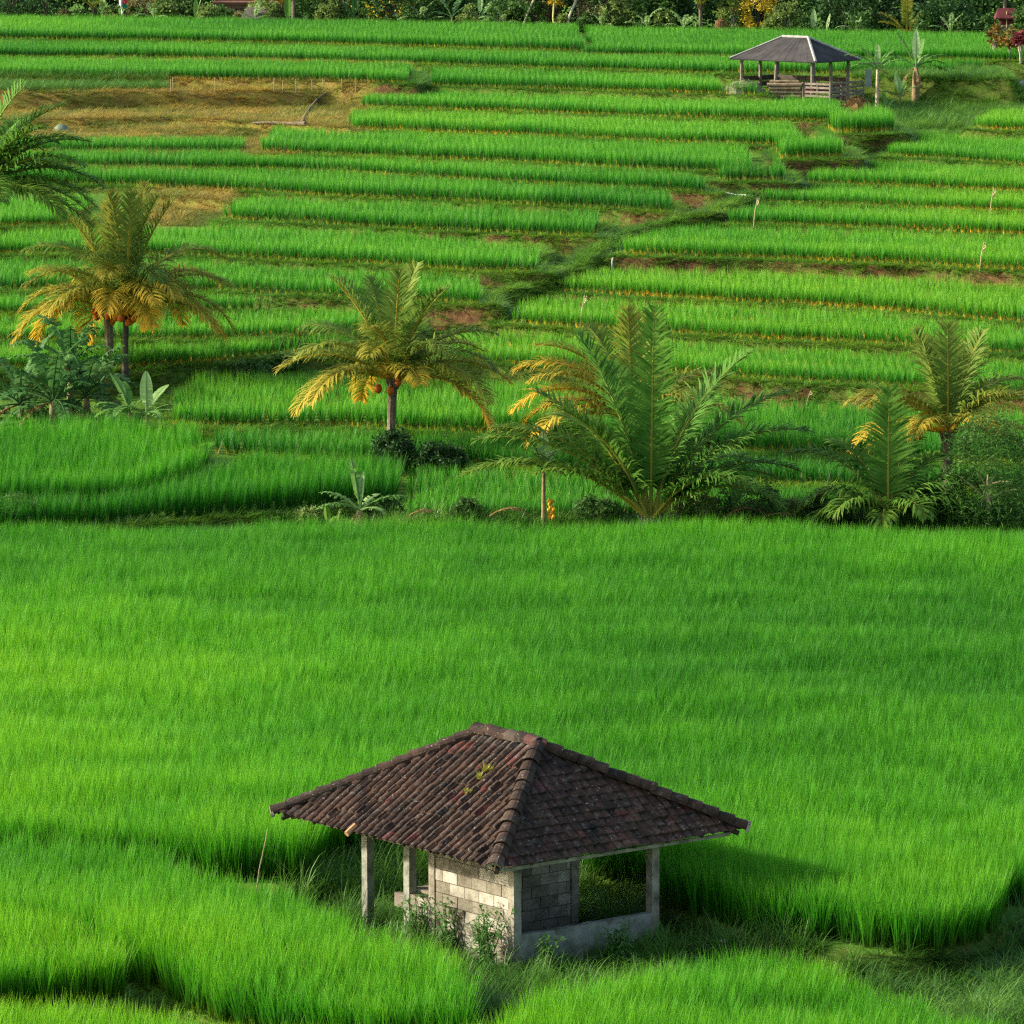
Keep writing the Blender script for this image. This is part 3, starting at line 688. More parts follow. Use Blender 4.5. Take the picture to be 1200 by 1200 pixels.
bm_.build('ring_beam',WOODD,hut)
def block_wall_mat():
    m,nt,N,L=mat('block_masonry'); g=attr(N,'gold')
    r=ramp(N,[(0,(.075,.068,.05)),(.08,(.10,.09,.07)),(.10,(.17,.15,.105)),(.5,(.28,.25,.185)),(.85,(.40,.37,.29)),(1,(.52,.48,.38))]); L.new(g,r.inputs[0])
    n=noise(N,L,5,7,rough=.75); r1=ramp(N,[(.3,(.45,.43,.38)),(.55,(1,1,1)),(.8,(1.15,1.13,1.08))]); L.new(n.outputs['Fac'],r1.inputs[0])
    c=mixc(N,L,1.0,r.outputs[0],r1.outputs[0],'MULTIPLY')
    n2=noise(N,L,1.3,5); r2=ramp(N,[(.5,(0,0,0)),(.68,(.7,.7,.7))]); L.new(n2.outputs['Fac'],r2.inputs[0]); c=mixc(N,L,math_(N,L,'MULTIPLY',r2.outputs[0],.7),c,(.10,.095,.07))
    p=N.new('ShaderNodeBsdfPrincipled'); p.inputs['Roughness'].default_value=.95; p.inputs['Specular IOR Level'].default_value=.1; L.new(c,p.inputs['Base Color'])
    n3=noise(N,L,45,4); bp=N.new('ShaderNodeBump'); bp.inputs['Strength'].default_value=.6; bp.inputs['Distance'].default_value=.012; L.new(n3.outputs['Fac'],bp.inputs['Height']); L.new(bp.outputs[0],p.inputs['Normal'])
    o=N.new('ShaderNodeOutputMaterial'); L.new(p.outputs[0],o.inputs[0]); return m
BLOCK=block_wall_mat()
def wall(name,a0,b0,a1,b1,z0,tops,th,m,label=None):
    P0,P1=pt(a0,b0,0),pt(a1,b1,0); D=P1-P0; l=np.linalg.norm(D); D/=l; Nn=np.cross(UP,D); mb=MB(); ht=min(tops)
    ah=(tops[0]-tops[1])/2
    mb.box(loc(P0+D*l/2+UP*(z0+ht-.012)/2),l,th-.024,ht-.012-z0,tuple(D),tuple(Nn),(0,0,1),0.0)
    bw,bh,j=.36,.19,.012; row=0; z=ht
    while z>z0+.02:
        zb=max(z-bh,z0); x=-(bw/2 if row%2 else 0)
        while x<l:
            xa,xb=max(x,0)+j/2,min(x+bw,l)-j/2
            if xb-xa>.03:
                v=RNG.uniform(.12,.75) if RNG.random()<.8 else RNG.uniform(.75,1); out=RNG.normal(0,.004); tp=z-j/2+RNG.normal(0,.002)
                top=tp+(RNG.uniform(-.03,.02) if row==0 else 0)
                mb.box(loc(P0+D*(xa+xb)/2+Nn*out+UP*(zb+j/2+top)/2),xb-xa,th+RNG.uniform(-.004,.006),max(.02,top-zb-j/2),tuple(D),tuple(Nn),(0,0,1),float(v))
            x+=bw
        z-=bh; row+=1
    o=mb.build(name,m,hut)
    if label: o['label']=label
    return o
wall('wall',.07,0,A1-.07,0,-.25,(HT+.02,HT+.02),.11,BLOCK,'tall pale block wall')
wall('wall',A1,.07,A1,B1-.07,-.25,(1.50,1.50),.11,BLOCK,'inner block partition wall')
wall('wall',A1+.07,0,A2-.06,0,-.25,(.86,.80),.11,BLOCK,'waist high block wall')
lw=MB(); n_=14
for i in range(n_):
    c=pt(0,.07+(B1-.14)*(i+.5)/n_,0); h_=.54+U(-.008,.008); lw.box(loc(c+UP*(h_-.25)/2+E1*U(-.002,.002)),.125,(B1-.14)/n_,h_+.25,tuple(E1),tuple(E2))
o=lw.build('low_wall',CONCG,hut); o['label']='low plastered wall with dark green stains'
sh=MB(); sh.box(loc(pt((A1+A2)/2+.03,.62,.83)),.62,1.1,.05,tuple(E1),tuple(E2)); sh.box(loc(pt(A2+.2,.03,.62)),.34,.1,.22,tuple(E1),tuple(E2)); sh.build('shelf',WOODG,hut)
fl=MB(); fl.box(loc(pt(A1/2,B1/2,-.05)),A1-.14,B1-.14,.18,tuple(E1),tuple(E2)); fl.build('floor',CONCG,hut)
# a moss plant and a pale broken tile on the roof
def on_roof(px,py):
    n=np.cross(Lc-Fc,Ra-Fc); d=np.array(ray(px,py)); o=np.array([0,0,CAMZ]); t=np.dot(Fc-o,n)/np.dot(d,n); return o+d*t
for px,py,s in ((571,908,.15),(562,917,.10),(548,934,.09)):
    p=on_roof(px,py)+UP*.06; ms=MB()
    for _ in range(34):
        az=U(0,6.28); d=np.array([math.cos(az),math.sin(az),U(.4,1.4)])*s*U(.4,1.1); w=np.array([-math.sin(az),math.cos(az),0])*.016
        b=p+np.array([U(-.06,.06),U(-.06,.06),0])*s*6
        ms.add([loc(b-w),loc(b+w),loc(b+d)],[(0,1,2)],U(.1,.6))
    ms.build('moss_plant',LLIGHT,roof)
bt=MB(); p=on_roof(411,978)+UP*.07; t=(Ra-Lc); t=t-E1*np.dot(t,E1); t/=np.linalg.norm(t)
bt.tube([loc(p-t*.10),loc(p+t*.12)],.05,7); o=bt.build('loose_tile',rough_mat('new_clay',[(.3,(.34,.16,.07)),(.7,(.48,.27,.13))],4,3,.8,.1),roof); o['label']='pale orange replacement tile'

# weeds round the hut (not inside it)
def weeds_near():
    P2=np.array([at(*p,ZG) for p in ((330,1000),(470,970),(700,1000),(820,1050),(900,1095),(1010,1115),(1150,1100),(1230,1060),(1290,1100),(1240,1215),(1100,1215),(900,1150),(800,1165),(700,1190),(560,1225),(540,1190),(420,1120),(300,1070))])
    n=9000; x0,y0=P2.min(0);x1,y1=P2.max(0); X=RNG.uniform(x0,x1,n);Y=RNG.uniform(y0,y1,n); _,ins,_=sdf(P2,X,Y)
    for k,(z,px) in FORE.items():
        _,i2,d2=sdf(wpoly(px,z),X,Y); ins&=~i2
    q=np.stack([X-HB[0],Y-HB[1]],-1); M=np.linalg.inv(np.array([[E1[0],E2[0]],[E1[1],E2[1]]])); ab=q@M.T
    inside=(ab[:,0]>-.12)&(ab[:,0]<A3+.05)&(ab[:,1]>-.1)&(ab[:,1]<B1+.1)
    ins&=~inside
    X,Y,ab=X[ins],Y[ins],ab[ins]
    H=RNG.uniform(.14,.42,len(X))
    tall=(vnoise(X,Y,1.1,71)>.55); H=np.where(tall,H*1.9,H*1.0)
    left=ab[:,0]>A1; H=np.where(left&(ab[:,1]>-.4),H*1.5,H)
    path=(ab[:,1]>B1+.3)&(ab[:,0]<1.3)&(ab[:,0]>-2); H=np.where(path,H*.45,H)
    P=np.stack([X,Y,gz(X,Y)-.02],-1); print('weeds',len(P))
    scatter('hut_weeds',C_WEED,P,H,RNG.uniform(.5,.95,len(P)),.45+.8*(vnoise(X,Y,1.5,72)-.5)+RNG.normal(0,.12,len(P)),'tangled pale weeds and grass growing around the tiled hut',.2)
    # strip along the far side of the field
    n=9000; px=RNG.uniform(-150,1350,n); y=RNG.uniform(114.3,118.6,n); x=(px-600)/FPX*y
    k=RNG.uniform(0,1,n)<.6; P=np.stack([x[k],y[k],gz(x[k],y[k])-.02],-1)
    scatter('field_edge_weeds',C_WEED,P,RNG.uniform(.25,.65,len(P))*(.5+vnoise(P[:,0],P[:,1],1.7,74))*np.where(P[:,0]<-4.5,.45,1),RNG.uniform(.5,.9,len(P)),.5+.8*(vnoise(P[:,0],P[:,1],1.5,73)-.5),'mixed weeds along the bund between the big field and the palms',.2)
    # sparse bund grass in the bottom corner
    P3=np.array([at(*p,-.2) for p in ((X0,1175),(150,1160),(230,1185),(420,1225),(520,1240),(470,1285),(250,1250),(X0,1220))])
    n=2500; x0,y0=P3.min(0);x1,y1=P3.max(0); X=RNG.uniform(x0,x1,n);Y=RNG.uniform(y0,y1,n); _,ins,_=sdf(P3,X,Y); X,Y=X[ins],Y[ins]
    P=np.stack([X,Y,gz(X,Y)-.02],-1); scatter('bund_grass',C_TURF,P,RNG.uniform(.04,.12,len(P)),RNG.uniform(.4,.8,len(P)),RNG.normal(.55,.2,len(P)),'thin short grass on the earth bund at the bottom left corner',.2)
weeds_near()
# leafy tall weeds against the hut's front corner
def leafy_weed(px,py,h,n,label,m=WEED):
    x,y,z=hit(px,py); mb=MB()
    for _ in range(n):
        az=U(0,6.28); ln=U(.05,.45); b=(U(-.12,.12),U(-.12,.12)); pts=[]; r=0; zz=0; hh=h*U(.5,1.1)
        for i in range(6): pts.append((b[0]+math.cos(az)*r,b[1]+math.sin(az)*r,zz)); r+=hh/5*math.sin(ln)*(.4+i*.25); zz+=hh/5*math.cos(ln)
        mb.tube(pts,[.008]*5+[.003],4,.3,False)
        for i in range(1,6):
            for _ in range(4):
                a2=U(0,6.28); l=U(.1,.24)*(1.2 if i<5 else 1); d=np.array([math.cos(a2),math.sin(a2),U(-.2,.9)]); d/=np.linalg.norm(d); w=np.cross(d,UP); w/=np.linalg.norm(w)+1e-6; p=np.array(pts[i])+np.array([0,0,U(-.05,.05)])
                q=p+d*l*.5+UP*.02; e=p+d*l-UP*l*.25
                mb.add([tuple(p),tuple(q-w*.022),tuple(e),tuple(q+w*.022)],[(0,1,2,3)],U(.2,1))
    o=mb.build('weed_plant',LWEED); o.location=(x,y,z); tag(o,label,'weed','tall weeds against the tiled hut'); return o
LWEED=leaf_mat('tall_weed_leaf',(.04,.13,.018),(.09,.24,.035),.35,.3,5.0,(.10,.22,.05))
leafy_weed(566,1142,1.0,18,'dense tall weed clump hiding the foot of the hut front corner')
leafy_weed(528,1124,.85,10,'tall spindly weed in front of the pale block wall')
leafy_weed(492,1112,.8,12,'low leafy weed before the waist high block wall')
leafy_weed(640,1146,.6,12,'dark weed against the near end of the low plastered wall')
leafy_weed(722,1132,.65,13,'dark weed against the far end of the low plastered wall')
x,y,z=hit(848,1116); mb=MB(); mb.ball((0,0,.05),.08,1.2,1,.6,8,jit=.12); o=mb.build('white_bag',WHITE,smooth=True); o.location=(x,y,z+.1); tag(o,'small white plastic scrap lying in the grass right of the hut','litter')
x,y,z=hit(300,1052); mb=MB(); mb.tube([(0,0,0),(.06,0,.45),(.16,0,.9),(.20,.02,1.12)],[.014,.011,.008,.006],5); o=mb.build('bent_stick',STRAWP); o.location=(x,y,z); tag(o,'thin brown stick leaning up left of the hut eave','stick')

# ------------------------------------------------------------------ palms
def frond(az,e0,L_,bend,leafl,gold,hang,nl=38,width=.05,twist=0.0,flat=.35,side_gold=0.0):
    mb=MB(); n=16; P=[np.zeros(3)]; T=[]; hd=np.array([math.cos(az),math.sin(az),0]); s=np.array([-math.sin(az),math.cos(az),0])
    for i in range(n):
        t=i/n; e=e0-bend*(t**1.35); d=hd*math.cos(e)+UP*math.sin(e)+s*twist*t; d/=np.linalg.norm(d); T.append(d); P.append(P[-1]+d*L_/n)
    T.append(T[-1])
    mb.tube([tuple(p) for p in P],[.045*(1-i/(n+1))**.8+.006 for i in range(n+1)],5,gold*.4+.5,False)
    for i in range(nl):
        t=.16+.84*(i+.5)/nl; f=t*n; k=min(int(f),n-1); p=P[k]+(P[k+1]-P[k])*(f-k); tt=T[k]; nn=np.cross(tt,s); 
        if nn[2]<0: nn=-nn
        prof=(math.sin(math.pi*min(1,.10+.86*t))**.55)*(.55 if t>.97 else 1)
        for sd in (-1,1):
            if U(0,1)<.04: continue
            A=.36+.55*t+U(-.22,.22); l=leafl*prof*U(.85,1.1)
            d=s*sd*math.cos(A)+tt*math.sin(A)+nn*(flat+U(-.28,.22)); d/=np.linalg.norm(d)
            q=p.copy(); vs=[];a=[]; g=hang*U(.55,1.7)
            gg=gold*U(.55,1.15)*(.25+1.0*t)
            for j in range(5):
                r=j/4; w=np.cross(d,nn); w=w/(np.linalg.norm(w)+1e-9); ww=width*.5*(math.sin(math.pi*min(1,.25+.75*r))**.7 if j<4 else .05)
                vs+=[tuple(q-w*ww),tuple(q+w*ww)]; gv=min(1,max(0,gg*(.55+.6*r))); a+=[gv,gv]
                q=q+d*l/4; d=d-UP*g*(.25+.45*r); d/=np.linalg.norm(d)
            mb.add(vs,[(2*j,2*j+1,2*j+3,2*j+2) for j in range(4)],a)
    return mb
def palm(name,base,h,fronds,label,lean=(0,0),rad=.13,group=None,leafm=PALM,coco=None,spathe=None,trunkm=BARK,cat='palm tree',rz=0):
    """fronds: (az deg, elevation deg, length, bend deg, leaflet length, gold, hang[, twist])"""
    root=thing(name,base,label,cat,group,rz)
    top=np.array([lean[0],lean[1],h]); n=max(6,int(h/.09)); pts=[];rd=[]
    for i in range(n+1):
        t=i/n; pts.append((lean[0]*t*t,lean[1]*t*t,h*t-.1*(1-t))); rd.append(rad*(1.35-.45*min(1,t*3))*(1.0+.09*(i%2))*(1 if t<.8 else 1+.5*(t-.8)))
    mb=MB(); mb.tube(pts,rd,9)
    # old leaf bases round the crown
    for k in range(9):
        az=k*2.4; mb.tube([tuple(top+np.array([math.cos(az),math.sin(az),0])*rad*.7-UP*.25),tuple(top+np.array([math.cos(az),math.sin(az),0])*rad*1.9+UP*.08)],[.05,.02],5)
    mb.build('trunk',trunkm,root)
    for fr in fronds:
        az,e,L_,b,ll,g,hg=fr[:7]; tw=fr[7] if len(fr)>7 else 0
        o=frond(R(az),R(e),L_,R(b),ll,g,hg,int(26+13*L_),twist=tw,width=.055 if leafm is PALMDK else .045).build('frond',leafm,root)
        o.location=tuple(top+np.array([math.cos(R(az)),math.sin(R(az)),0])*rad*.5)
        if g>.55: o['label']='golden yellow frond'
    if coco:
        for k in range(coco):
            az=U(0,6.28); q=top+np.array([math.cos(az)*U(.12,.42),math.sin(az)*U(.12,.30)-.2,-U(.05,.42)])
            c=MB(); c.ball((0,0,0),U(.085,.115),1,1,1.2,8); o=c.build('coconut',COCO,root,smooth=True); o.location=tuple(q)
    if spathe:
        az,e,l=spathe; d=np.array([math.cos(R(az))*math.cos(R(e)),math.sin(R(az))*math.cos(R(e)),math.sin(R(e))]); m=MB(); m.tube([tuple(top+d*l*t) for t in (.1,.3,.6,.85,1)],[.03,.07,.08,.05,.01],7); m.build('spathe',SPATHE,root,smooth=True)
    return root
def crown(n,lmin,lmax,seed,gold=.6,up=4,leafl=.75,lowest=8,b0=82):
    r=random.Random(seed); out=[]
    for i in range(n):
        az=(i*137.5+r.uniform(-12,12))%360; t=i/(n-1)
        if i<up: out.append((az,r.uniform(66,87),lmax*r.uniform(.82,.98),r.uniform(12,40),leafl*.85,r.uniform(.0,.3),r.uniform(.08,.2)))
        else:
            e=76-(76-lowest)*t+r.uniform(-7,7); front=max(0,1-abs((az-270+180)%360-180)/55)
            e+=front*22; l=r.uniform(lmin,lmax)*(1-.25*front)
            out.append((az,e,l,r.uniform(b0,b0+28),leafl*r.uniform(.9,1.1),max(0,gold*(t-.12)*1.3+r.uniform(-.3,.2)),r.uniform(.6,1.1)))
    return out
G_PALM='coconut palms between the big field and the terraces'
# big low palm in the middle (no trunk to speak of)
x,y,z=hit(762,624)
P5=[(80,88,5.15,8,.85,0,.2),(150,77,4.9,26,.9,.0,.3,.05),(22,75,4.9,46,.9,0,.35),(14,62,4.7,52,.9,0,.4),(163,64,4.3,45,.85,.05,.45),(205,68,3.9,48,.8,.05,.5),
    (6,47,4.1,78,.85,0,.65),(345,40,3.6,85,.8,.05,.75),(4,56,4.7,70,.85,0,.6),(177,50,4.9,66,.88,.05,.65),(30,38,4.0,70,.8,.03,.7),(186,42,5.0,72,.85,.1,.75),(328,52,3.3,85,.75,.0,.7),(110,72,4.5,45,.8,0,.45),(58,64,4.3,60,.8,0,.5),
    (200,50,3.4,70,.7,.1,.7),(135,58,4.2,60,.85,.1,.6),(40,48,3.8,75,.8,0,.7),(172,54,4.6,62,.85,.1,.6)]
palm('coconut_palm',(x,y,z),.35,P5,'big dark green trunkless palm with one tall upright frond at the field edge',(0,0),.17,G_PALM,PALMDK)
x,y,z=hit(745,590); y+=4.5; z=onground(x,y)
palm('coconut_palm',(x,y,z),1.35,[(175,58,3.6,90,.85,.7,.8),(190,42,3.5,95,.85,.95,1.0),(165,30,3.2,90,.8,.9,1.0),(185,68,3.4,75,.8,.35,.6),(205,28,3.0,90,.8,.8,1.0),(180,15,2.9,75,.8,.95,1.0),(100,86,2.9,15,.75,.25,.15),(60,78,2.9,30,.75,.2,.25),(130,72,3.0,50,.75,.15,.4),(20,50,3.2,85,.8,.3,.8),(350,32,3.1,85,.8,.5,.9),(320,45,2.7,90,.75,.3,.9),(75,50,2.8,75,.75,.3,.7),(195,55,3.2,85,.8,.5,.8)],'golden fronded palm half hidden behind the big dark green palm',(0,0),.13,G_PALM)
# left golden palm with orange nuts, and its neighbour
x,y,z=hit(147,449)
palm('coconut_palm',(x,y,z),2.2,crown(32,3.2,4.0,3,.9,7,.85,10,78),'tall golden palm with a slim dark trunk and clusters of orange coconuts',(.05,0),.095,G_PALM,PALM,20,(75,72,1.1),BARKDK)
x,y,z=hit(125,447); y+=1.2; z=onground(x,y)
palm('coconut_palm',(x,y,z),1.75,crown(12,2.6,3.2,5,.95,2,.75,15),'shorter golden palm with a stout brown trunk just left of the slim dark trunk',(-.05,0),.14,G_PALM,PALM,9)
# middle palm above the dark shrubs
x,y,z=hit(458,536)
palm('coconut_palm',(x,y,z),2.1,crown(28,2.8,3.5,9,.78,7,.78,14,72),'yellow green palm with a short trunk standing above two dark shrubs',(.08,0),.125,G_PALM,PALM,3,None)
# right pair
x,y,z=hit(1040,622)
palm('coconut_palm',(x,y,z),.3,[(85,85,3.1,10,.75,0,.2),(165,64,3.1,85,.85,.05,.9),(180,45,2.5,110,.8,.03,1.0),(12,48,2.8,85,.8,.05,.9),(355,32,2.6,80,.8,.03,1.0),(40,60,2.6,70,.7,.0,.7),(220,45,2.0,100,.7,.08,1.0),(300,45,1.8,100,.65,.05,1.0),(260,35,1.5,100,.6,.1,1.0),(130,66,2.7,65,.75,.05,.7),(20,25,2.2,80,.75,.05,1.0),(195,30,2.2,90,.75,.05,1.0),(60,72,2.6,50,.7,0,.5)],'low dark palm with one upright frond just left of the bamboo thicket',(0,0),.13,G_PALM,PALMDK)
x,y,z=hit(1118,612); y+=2.0; z=onground(x,y)
palm('coconut_palm',(x,y,z),2.0,[(90,86,2.7,12,.75,.1,.15),(140,78,2.7,24,.75,.15,.25),(40,76,2.7,28,.75,.1,.25),(110,70,2.6,40,.75,.1,.4),(60,66,2.6,45,.75,.1,.4),(178,50,2.8,85,.8,.35,.8),(190,25,2.6,85,.8,.9,1.0),(165,10,2.4,75,.7,.75,1.0),(0,50,2.8,85,.8,.3,.8),(350,22,2.8,85,.8,1.0,1.0),(12,10,2.5,75,.75,.8,1.0),(300,40,2.2,95,.65,.8,.9),(240,40,2.1,95,.65,.7,.9),(60,35,2.4,80,.75,.5,.8),(150,45,2.6,85,.75,.3,.8),(25,60,2.6,75,.75,.2,.7),(205,58,2.3,80,.7,.3,.7),(330,60,2.3,80,.7,.25,.7)],'palm with orange tipped fronds rising behind the bamboo thicket',(0,0),.13,G_PALM)
# dark palm whose fronds come in from the left edge
x,y=(-28-600)/FPX*141,141.0; z=onground(x,y)
x1,y1,z1=atd(-28,222,141)
palm('coconut_palm',(x,y,z),z1-z,[(20,82,3.4,45,.85,0,.3),(5,64,3.6,50,.85,0,.4),(340,40,3.7,70,.85,.0,.7),(0,30,3.9,75,.9,.02,.9),(325,15,3.5,70,.85,.15,.9),(355,4,3.6,55,.85,.05,1.0),(40,35,3.4,70,.8,0,.7),(100,70,3,50,.8,0,.5),(160,40,3,70,.7,0,.6),(200,20,3,70,.7,.1,.7),(240,40,3,70,.7,0,.7),(290,25,3.2,70,.8,.05,.9),(12,48,3.7,65,.85,0,.7),(350,55,3.5,70,.85,0,.7),(352,20,3.7,70,.85,.1,1.0),(15,12,3.5,65,.85,.05,1.0),(60,60,3.3,60,.8,0,.5),(330,60,3.3,60,.8,0,.6)],'tall dark palm reaching in over the left edge above the golden palms',(0,0),.15,G_PALM,PALMDK)

# ------------------------------------------------------------------ banana plants
def bleaf(az,e0,L_,W,bend,pale=0.0,torn=.2,fold=.25,petiole=.2):
    mb=MB(); n=14; hd=np.array([math.cos(az),math.sin(az),0]); s=np.array([-math.sin(az),math.cos(az),0]); P=[np.zeros(3)]; T=[]
    for i in range(n):
        t=i/n; e=e0-bend*t**1.3; d=hd*math.cos(e)+UP*math.sin(e); T.append(d); P.append(P[-1]+d*L_/n)
    T.append(T[-1])
    mb.tube([tuple(p) for p in P],[.028*(1-i/(n+1.0))+.005 for i in range(n+1)],5,pale*.6+.1,False)
    def wd(t): 
        t=(t-petiole)/(1-petiole)
        return 0 if t<=0 or t>=1 else W*.5*(math.sin(math.pi*t**.8)**.6)
    for sd in (-1,1):
        for i in range(n):
            for h in range(2):
                t0=(i+h*.5)/n; t1=(i+h*.5+.5)/n
                w0,w1=wd(t0+1e-4),wd(t1-1e-4)
                if w0<=0 and w1<=0: continue
                p0=P[i]+(P[i+1]-P[i])*h*.5; p1=P[i]+(P[i+1]-P[i])*(h*.5+.5); nn=np.cross(T[i],s); nn=nn if nn[2]>0 else -nn
                dr=fold+U(-.05,.05); gap=U(0,torn)
                if U(0,1)<torn: dr-=U(.3,.9)
                d=s*sd+nn*dr+T[i]*.25; d/=np.linalg.norm(d)
                d2=d-UP*(.25+U(0,torn)); d2/=np.linalg.norm(d2)
                tp=p1-(p1-p0)*gap*.5 
                v=[p0,p1,p1+d*w1*.55,p0+d*w0*.55, tp+d*w1*.55+d2*w1*.5-T[i]*.0, p0+d*w0*.55+d2*w0*.5]
                mb.add([tuple(q) for q in v],[(0,1,2,3),(3,2,4,5)],[pale*U(.7,1.1)]*6)
    return mb
def banana(name,base,h,leaves,label,rad=.09,leafm=BANANA,group=None,stemm=BSTEM,lean=(0,0),cat='banana plant'):
    root=thing(name,base,label,cat,group)
    m=MB(); m.tube([(lean[0]*t*t,lean[1]*t*t,h*t-.05) for t in (0,.2,.4,.6,.8,1)],[rad*1.2,rad*1.05,rad,rad*.9,rad*.8,rad*.6],8); m.build('stem',stemm,root,smooth=True)
    for lf in leaves:
        az,e,L_,W,b=lf[:5]; pale=lf[5] if len(lf)>5 else 0; torn=lf[6] if len(lf)>6 else .2; dry=len(lf)>7
        o=bleaf(R(az),R(e),L_,W,R(b),pale,torn).build('leaf',BANDRY if dry else leafm,root); o.location=(lean[0],lean[1],h-.05)
        if dry: o['label']='withered brown leaf'
    return root
def rl(n,lmin,lmax,seed,w=.34,pale=.1,torn=.35,emin=20,emax=80,dry=0):
    r=random.Random(seed); out=[]
    for i in range(n):
        t=i/max(1,n-1); l=((i*137.5+r.uniform(-15,15))%360,emax-(emax-emin)*t,r.uniform(lmin,lmax),w*r.uniform(.85,1.15),r.uniform(45,100),max(0,pale+r.uniform(-.1,.25)),torn)
        out.append(l)
    for i in range(dry): out.append((r.uniform(0,360),r.uniform(-20,10),lmin*.9,w*.7,60,0,.6,1))
    return out
G_BAN='banana plants among the palms'
for px,py,hh,seed,dx,lab in ((62,494,.6,1,0,'dark leaved banana in the middle of the clump at the left'),(22,492,.4,2,.6,'low dark banana at the left end of the clump'),(100,490,.6,3,.5,'dark banana with drooping leaves at the right end of the clump'),(78,488,1.3,4,1.4,'tallest dark banana at the back of the clump')):
    x,y,z=hit(px,py); y+=dx; z=onground(x,y); banana('banana_plant',(x,y,z),hh,rl(15,1.6,2.4,seed,.46,.10,.45,-10,84,2),lab,.11,BANDK,G_BAN)
x,y,z=hit(172,508); banana('banana_plant',(x,y,z),.55,[(95,84,1.25,.36,12,.55,.05),(40,62,1.15,.36,40,.45,.05),(5,40,1.15,.30,70,.15,.2),(350,28,1.2,.28,70,.2,.2),(180,40,.9,.3,60,.1,.2),(300,30,1.0,.3,80,.15,.2)],'young banana with two broad upright pale leaves below the slim palm trunk',.06,BANANA,G_BAN)
x,y,z=hit(152,506); banana('banana_plant',(x,y,z),.6,[(140,68,1.3,.34,35,.2,.1),(178,35,1.2,.32,75,.15,.2),(110,70,1.0,.3,40,.1,.1),(250,30,1.1,.3,80,.15,.2),(20,55,.8,.3,50,.1,.1),(200,20,1.1,.3,70,.1,.3)],'young banana with a leaf flopping left beside the pale leaved one',.06,BANANA,G_BAN)
x,y,z=hit(422,622); banana('banana_plant',(x,y,z),.55,[(125,80,1.35,.30,20,.15,.1),(70,82,1.0,.16,15,.5,0),(35,55,.75,.3,60,.5,.1),(5,38,1.35,.34,60,.1,.3),(10,15,1.2,.32,60,.0,.4),(165,45,1.2,.3,60,.25,.3),(190,30,1.2,.28,70,.2,.4),(330,25,.8,.3,70,.35,.2),(150,40,.7,.22,60,.2,.2),(250,-25,.5,.2,60,0,.5,1),(310,-35,.5,.2,60,0,.5,1),(200,-40,.45,.2,60,0,.5,1)],'ragged banana with a shaggy dry stump at the edge of the big field',.13,BANANA,G_BAN)
LBR=leaf_mat('banana_leaf_bright',(.14,.30,.03),(.20,.38,.04),.45,.3,2,(.5,.5,.2))
for px,py,l,lab in ((384,620,.55,'narrow bright young banana leaf sprouting left of the ragged banana'),(396,622,.5,'broad bright young banana leaf beside the narrow sprout'),(1113,622,.75,'single bright young banana leaf at the foot of the bamboo thicket')):
    x,y,z=hit(px,py); banana('banana_sprout',(x,y,z),.12,[(U(0,360),84,l,.2,10,.05,0),(U(0,180),50,l*.7,.17,30,.05,0)],lab,.03,LBR,'banana sprouts at the field edge')
x,y,z=hit(637,624); banana('banana_plant',(x,y,z),1.55,[(95,84,.95,.30,15,.9,.1),(150,70,.95,.42,30,.1,.05),(35,62,.7,.3,45,.75,.1),(20,45,.6,.26,60,.55,.2),(200,40,.7,.26,70,.2,.3),(330,20,.7,.2,80,0,.5,1)],'thin stemmed banana topped by whitish leaves left of the big palm',.055,BANANA,G_BAN)
x,y,z=hit(862,624); y+=.5; banana('banana_plant',(x,y,z),.5,[(60,55,1.2,.34,40,.35,.2),(150,60,1.1,.34,40,.15,.2),(20,30,1.1,.32,60,.3,.3),(95,80,1.0,.3,20,.1,.1),(345,15,1.0,.3,50,0,.5,1),(190,10,.9,.28,60,0,.5,1)],'leafy banana with withered lower leaves right of the big palm',.09,BANANA,G_BAN)
def dead_leaf(px,py,az,L_,lab,e=35,b=80,m=BANDRY):
    x,y,z=hit(px,py); o=bleaf(R(az),R(e),L_,.26,R(b),U(0,.4),.3).build('dead_leaf',m); o.location=(x,y,z+.32); tag(o,lab,'dead leaf','dead leaves lying along the field edge')
dead_leaf(574,622,8,1.05,'curled brown dead leaf lying left of the thin banana'); dead_leaf(480,624,12,.75,'yellowish dead leaf lying right of the ragged banana'); dead_leaf(850,622,0,1.1,'dark dead leaf lying right of the big palm'); dead_leaf(895,622,3,.9,'flat brown dead leaf lying midway to the low dark palm',15,40)
fs=MB()
for k in range(26): fs.ball((U(-.07,.07),U(-.07,.07),U(.3,.75)),U(.03,.05),1,1,1.3,6)
fs.tube([(0,0,0),(0,0,.8)],.012,5); x,y,z=hit(646,624); o=fs.build('flower_spike',YELF2 if 'YELF2' in globals() else rough_mat('orange_flower',[(.3,(.65,.30,.02)),(.7,(.80,.48,.03))],4,2,.7,0)); o.location=(x,y,z); tag(o,'orange flower spike beside the thin banana stem','flower')

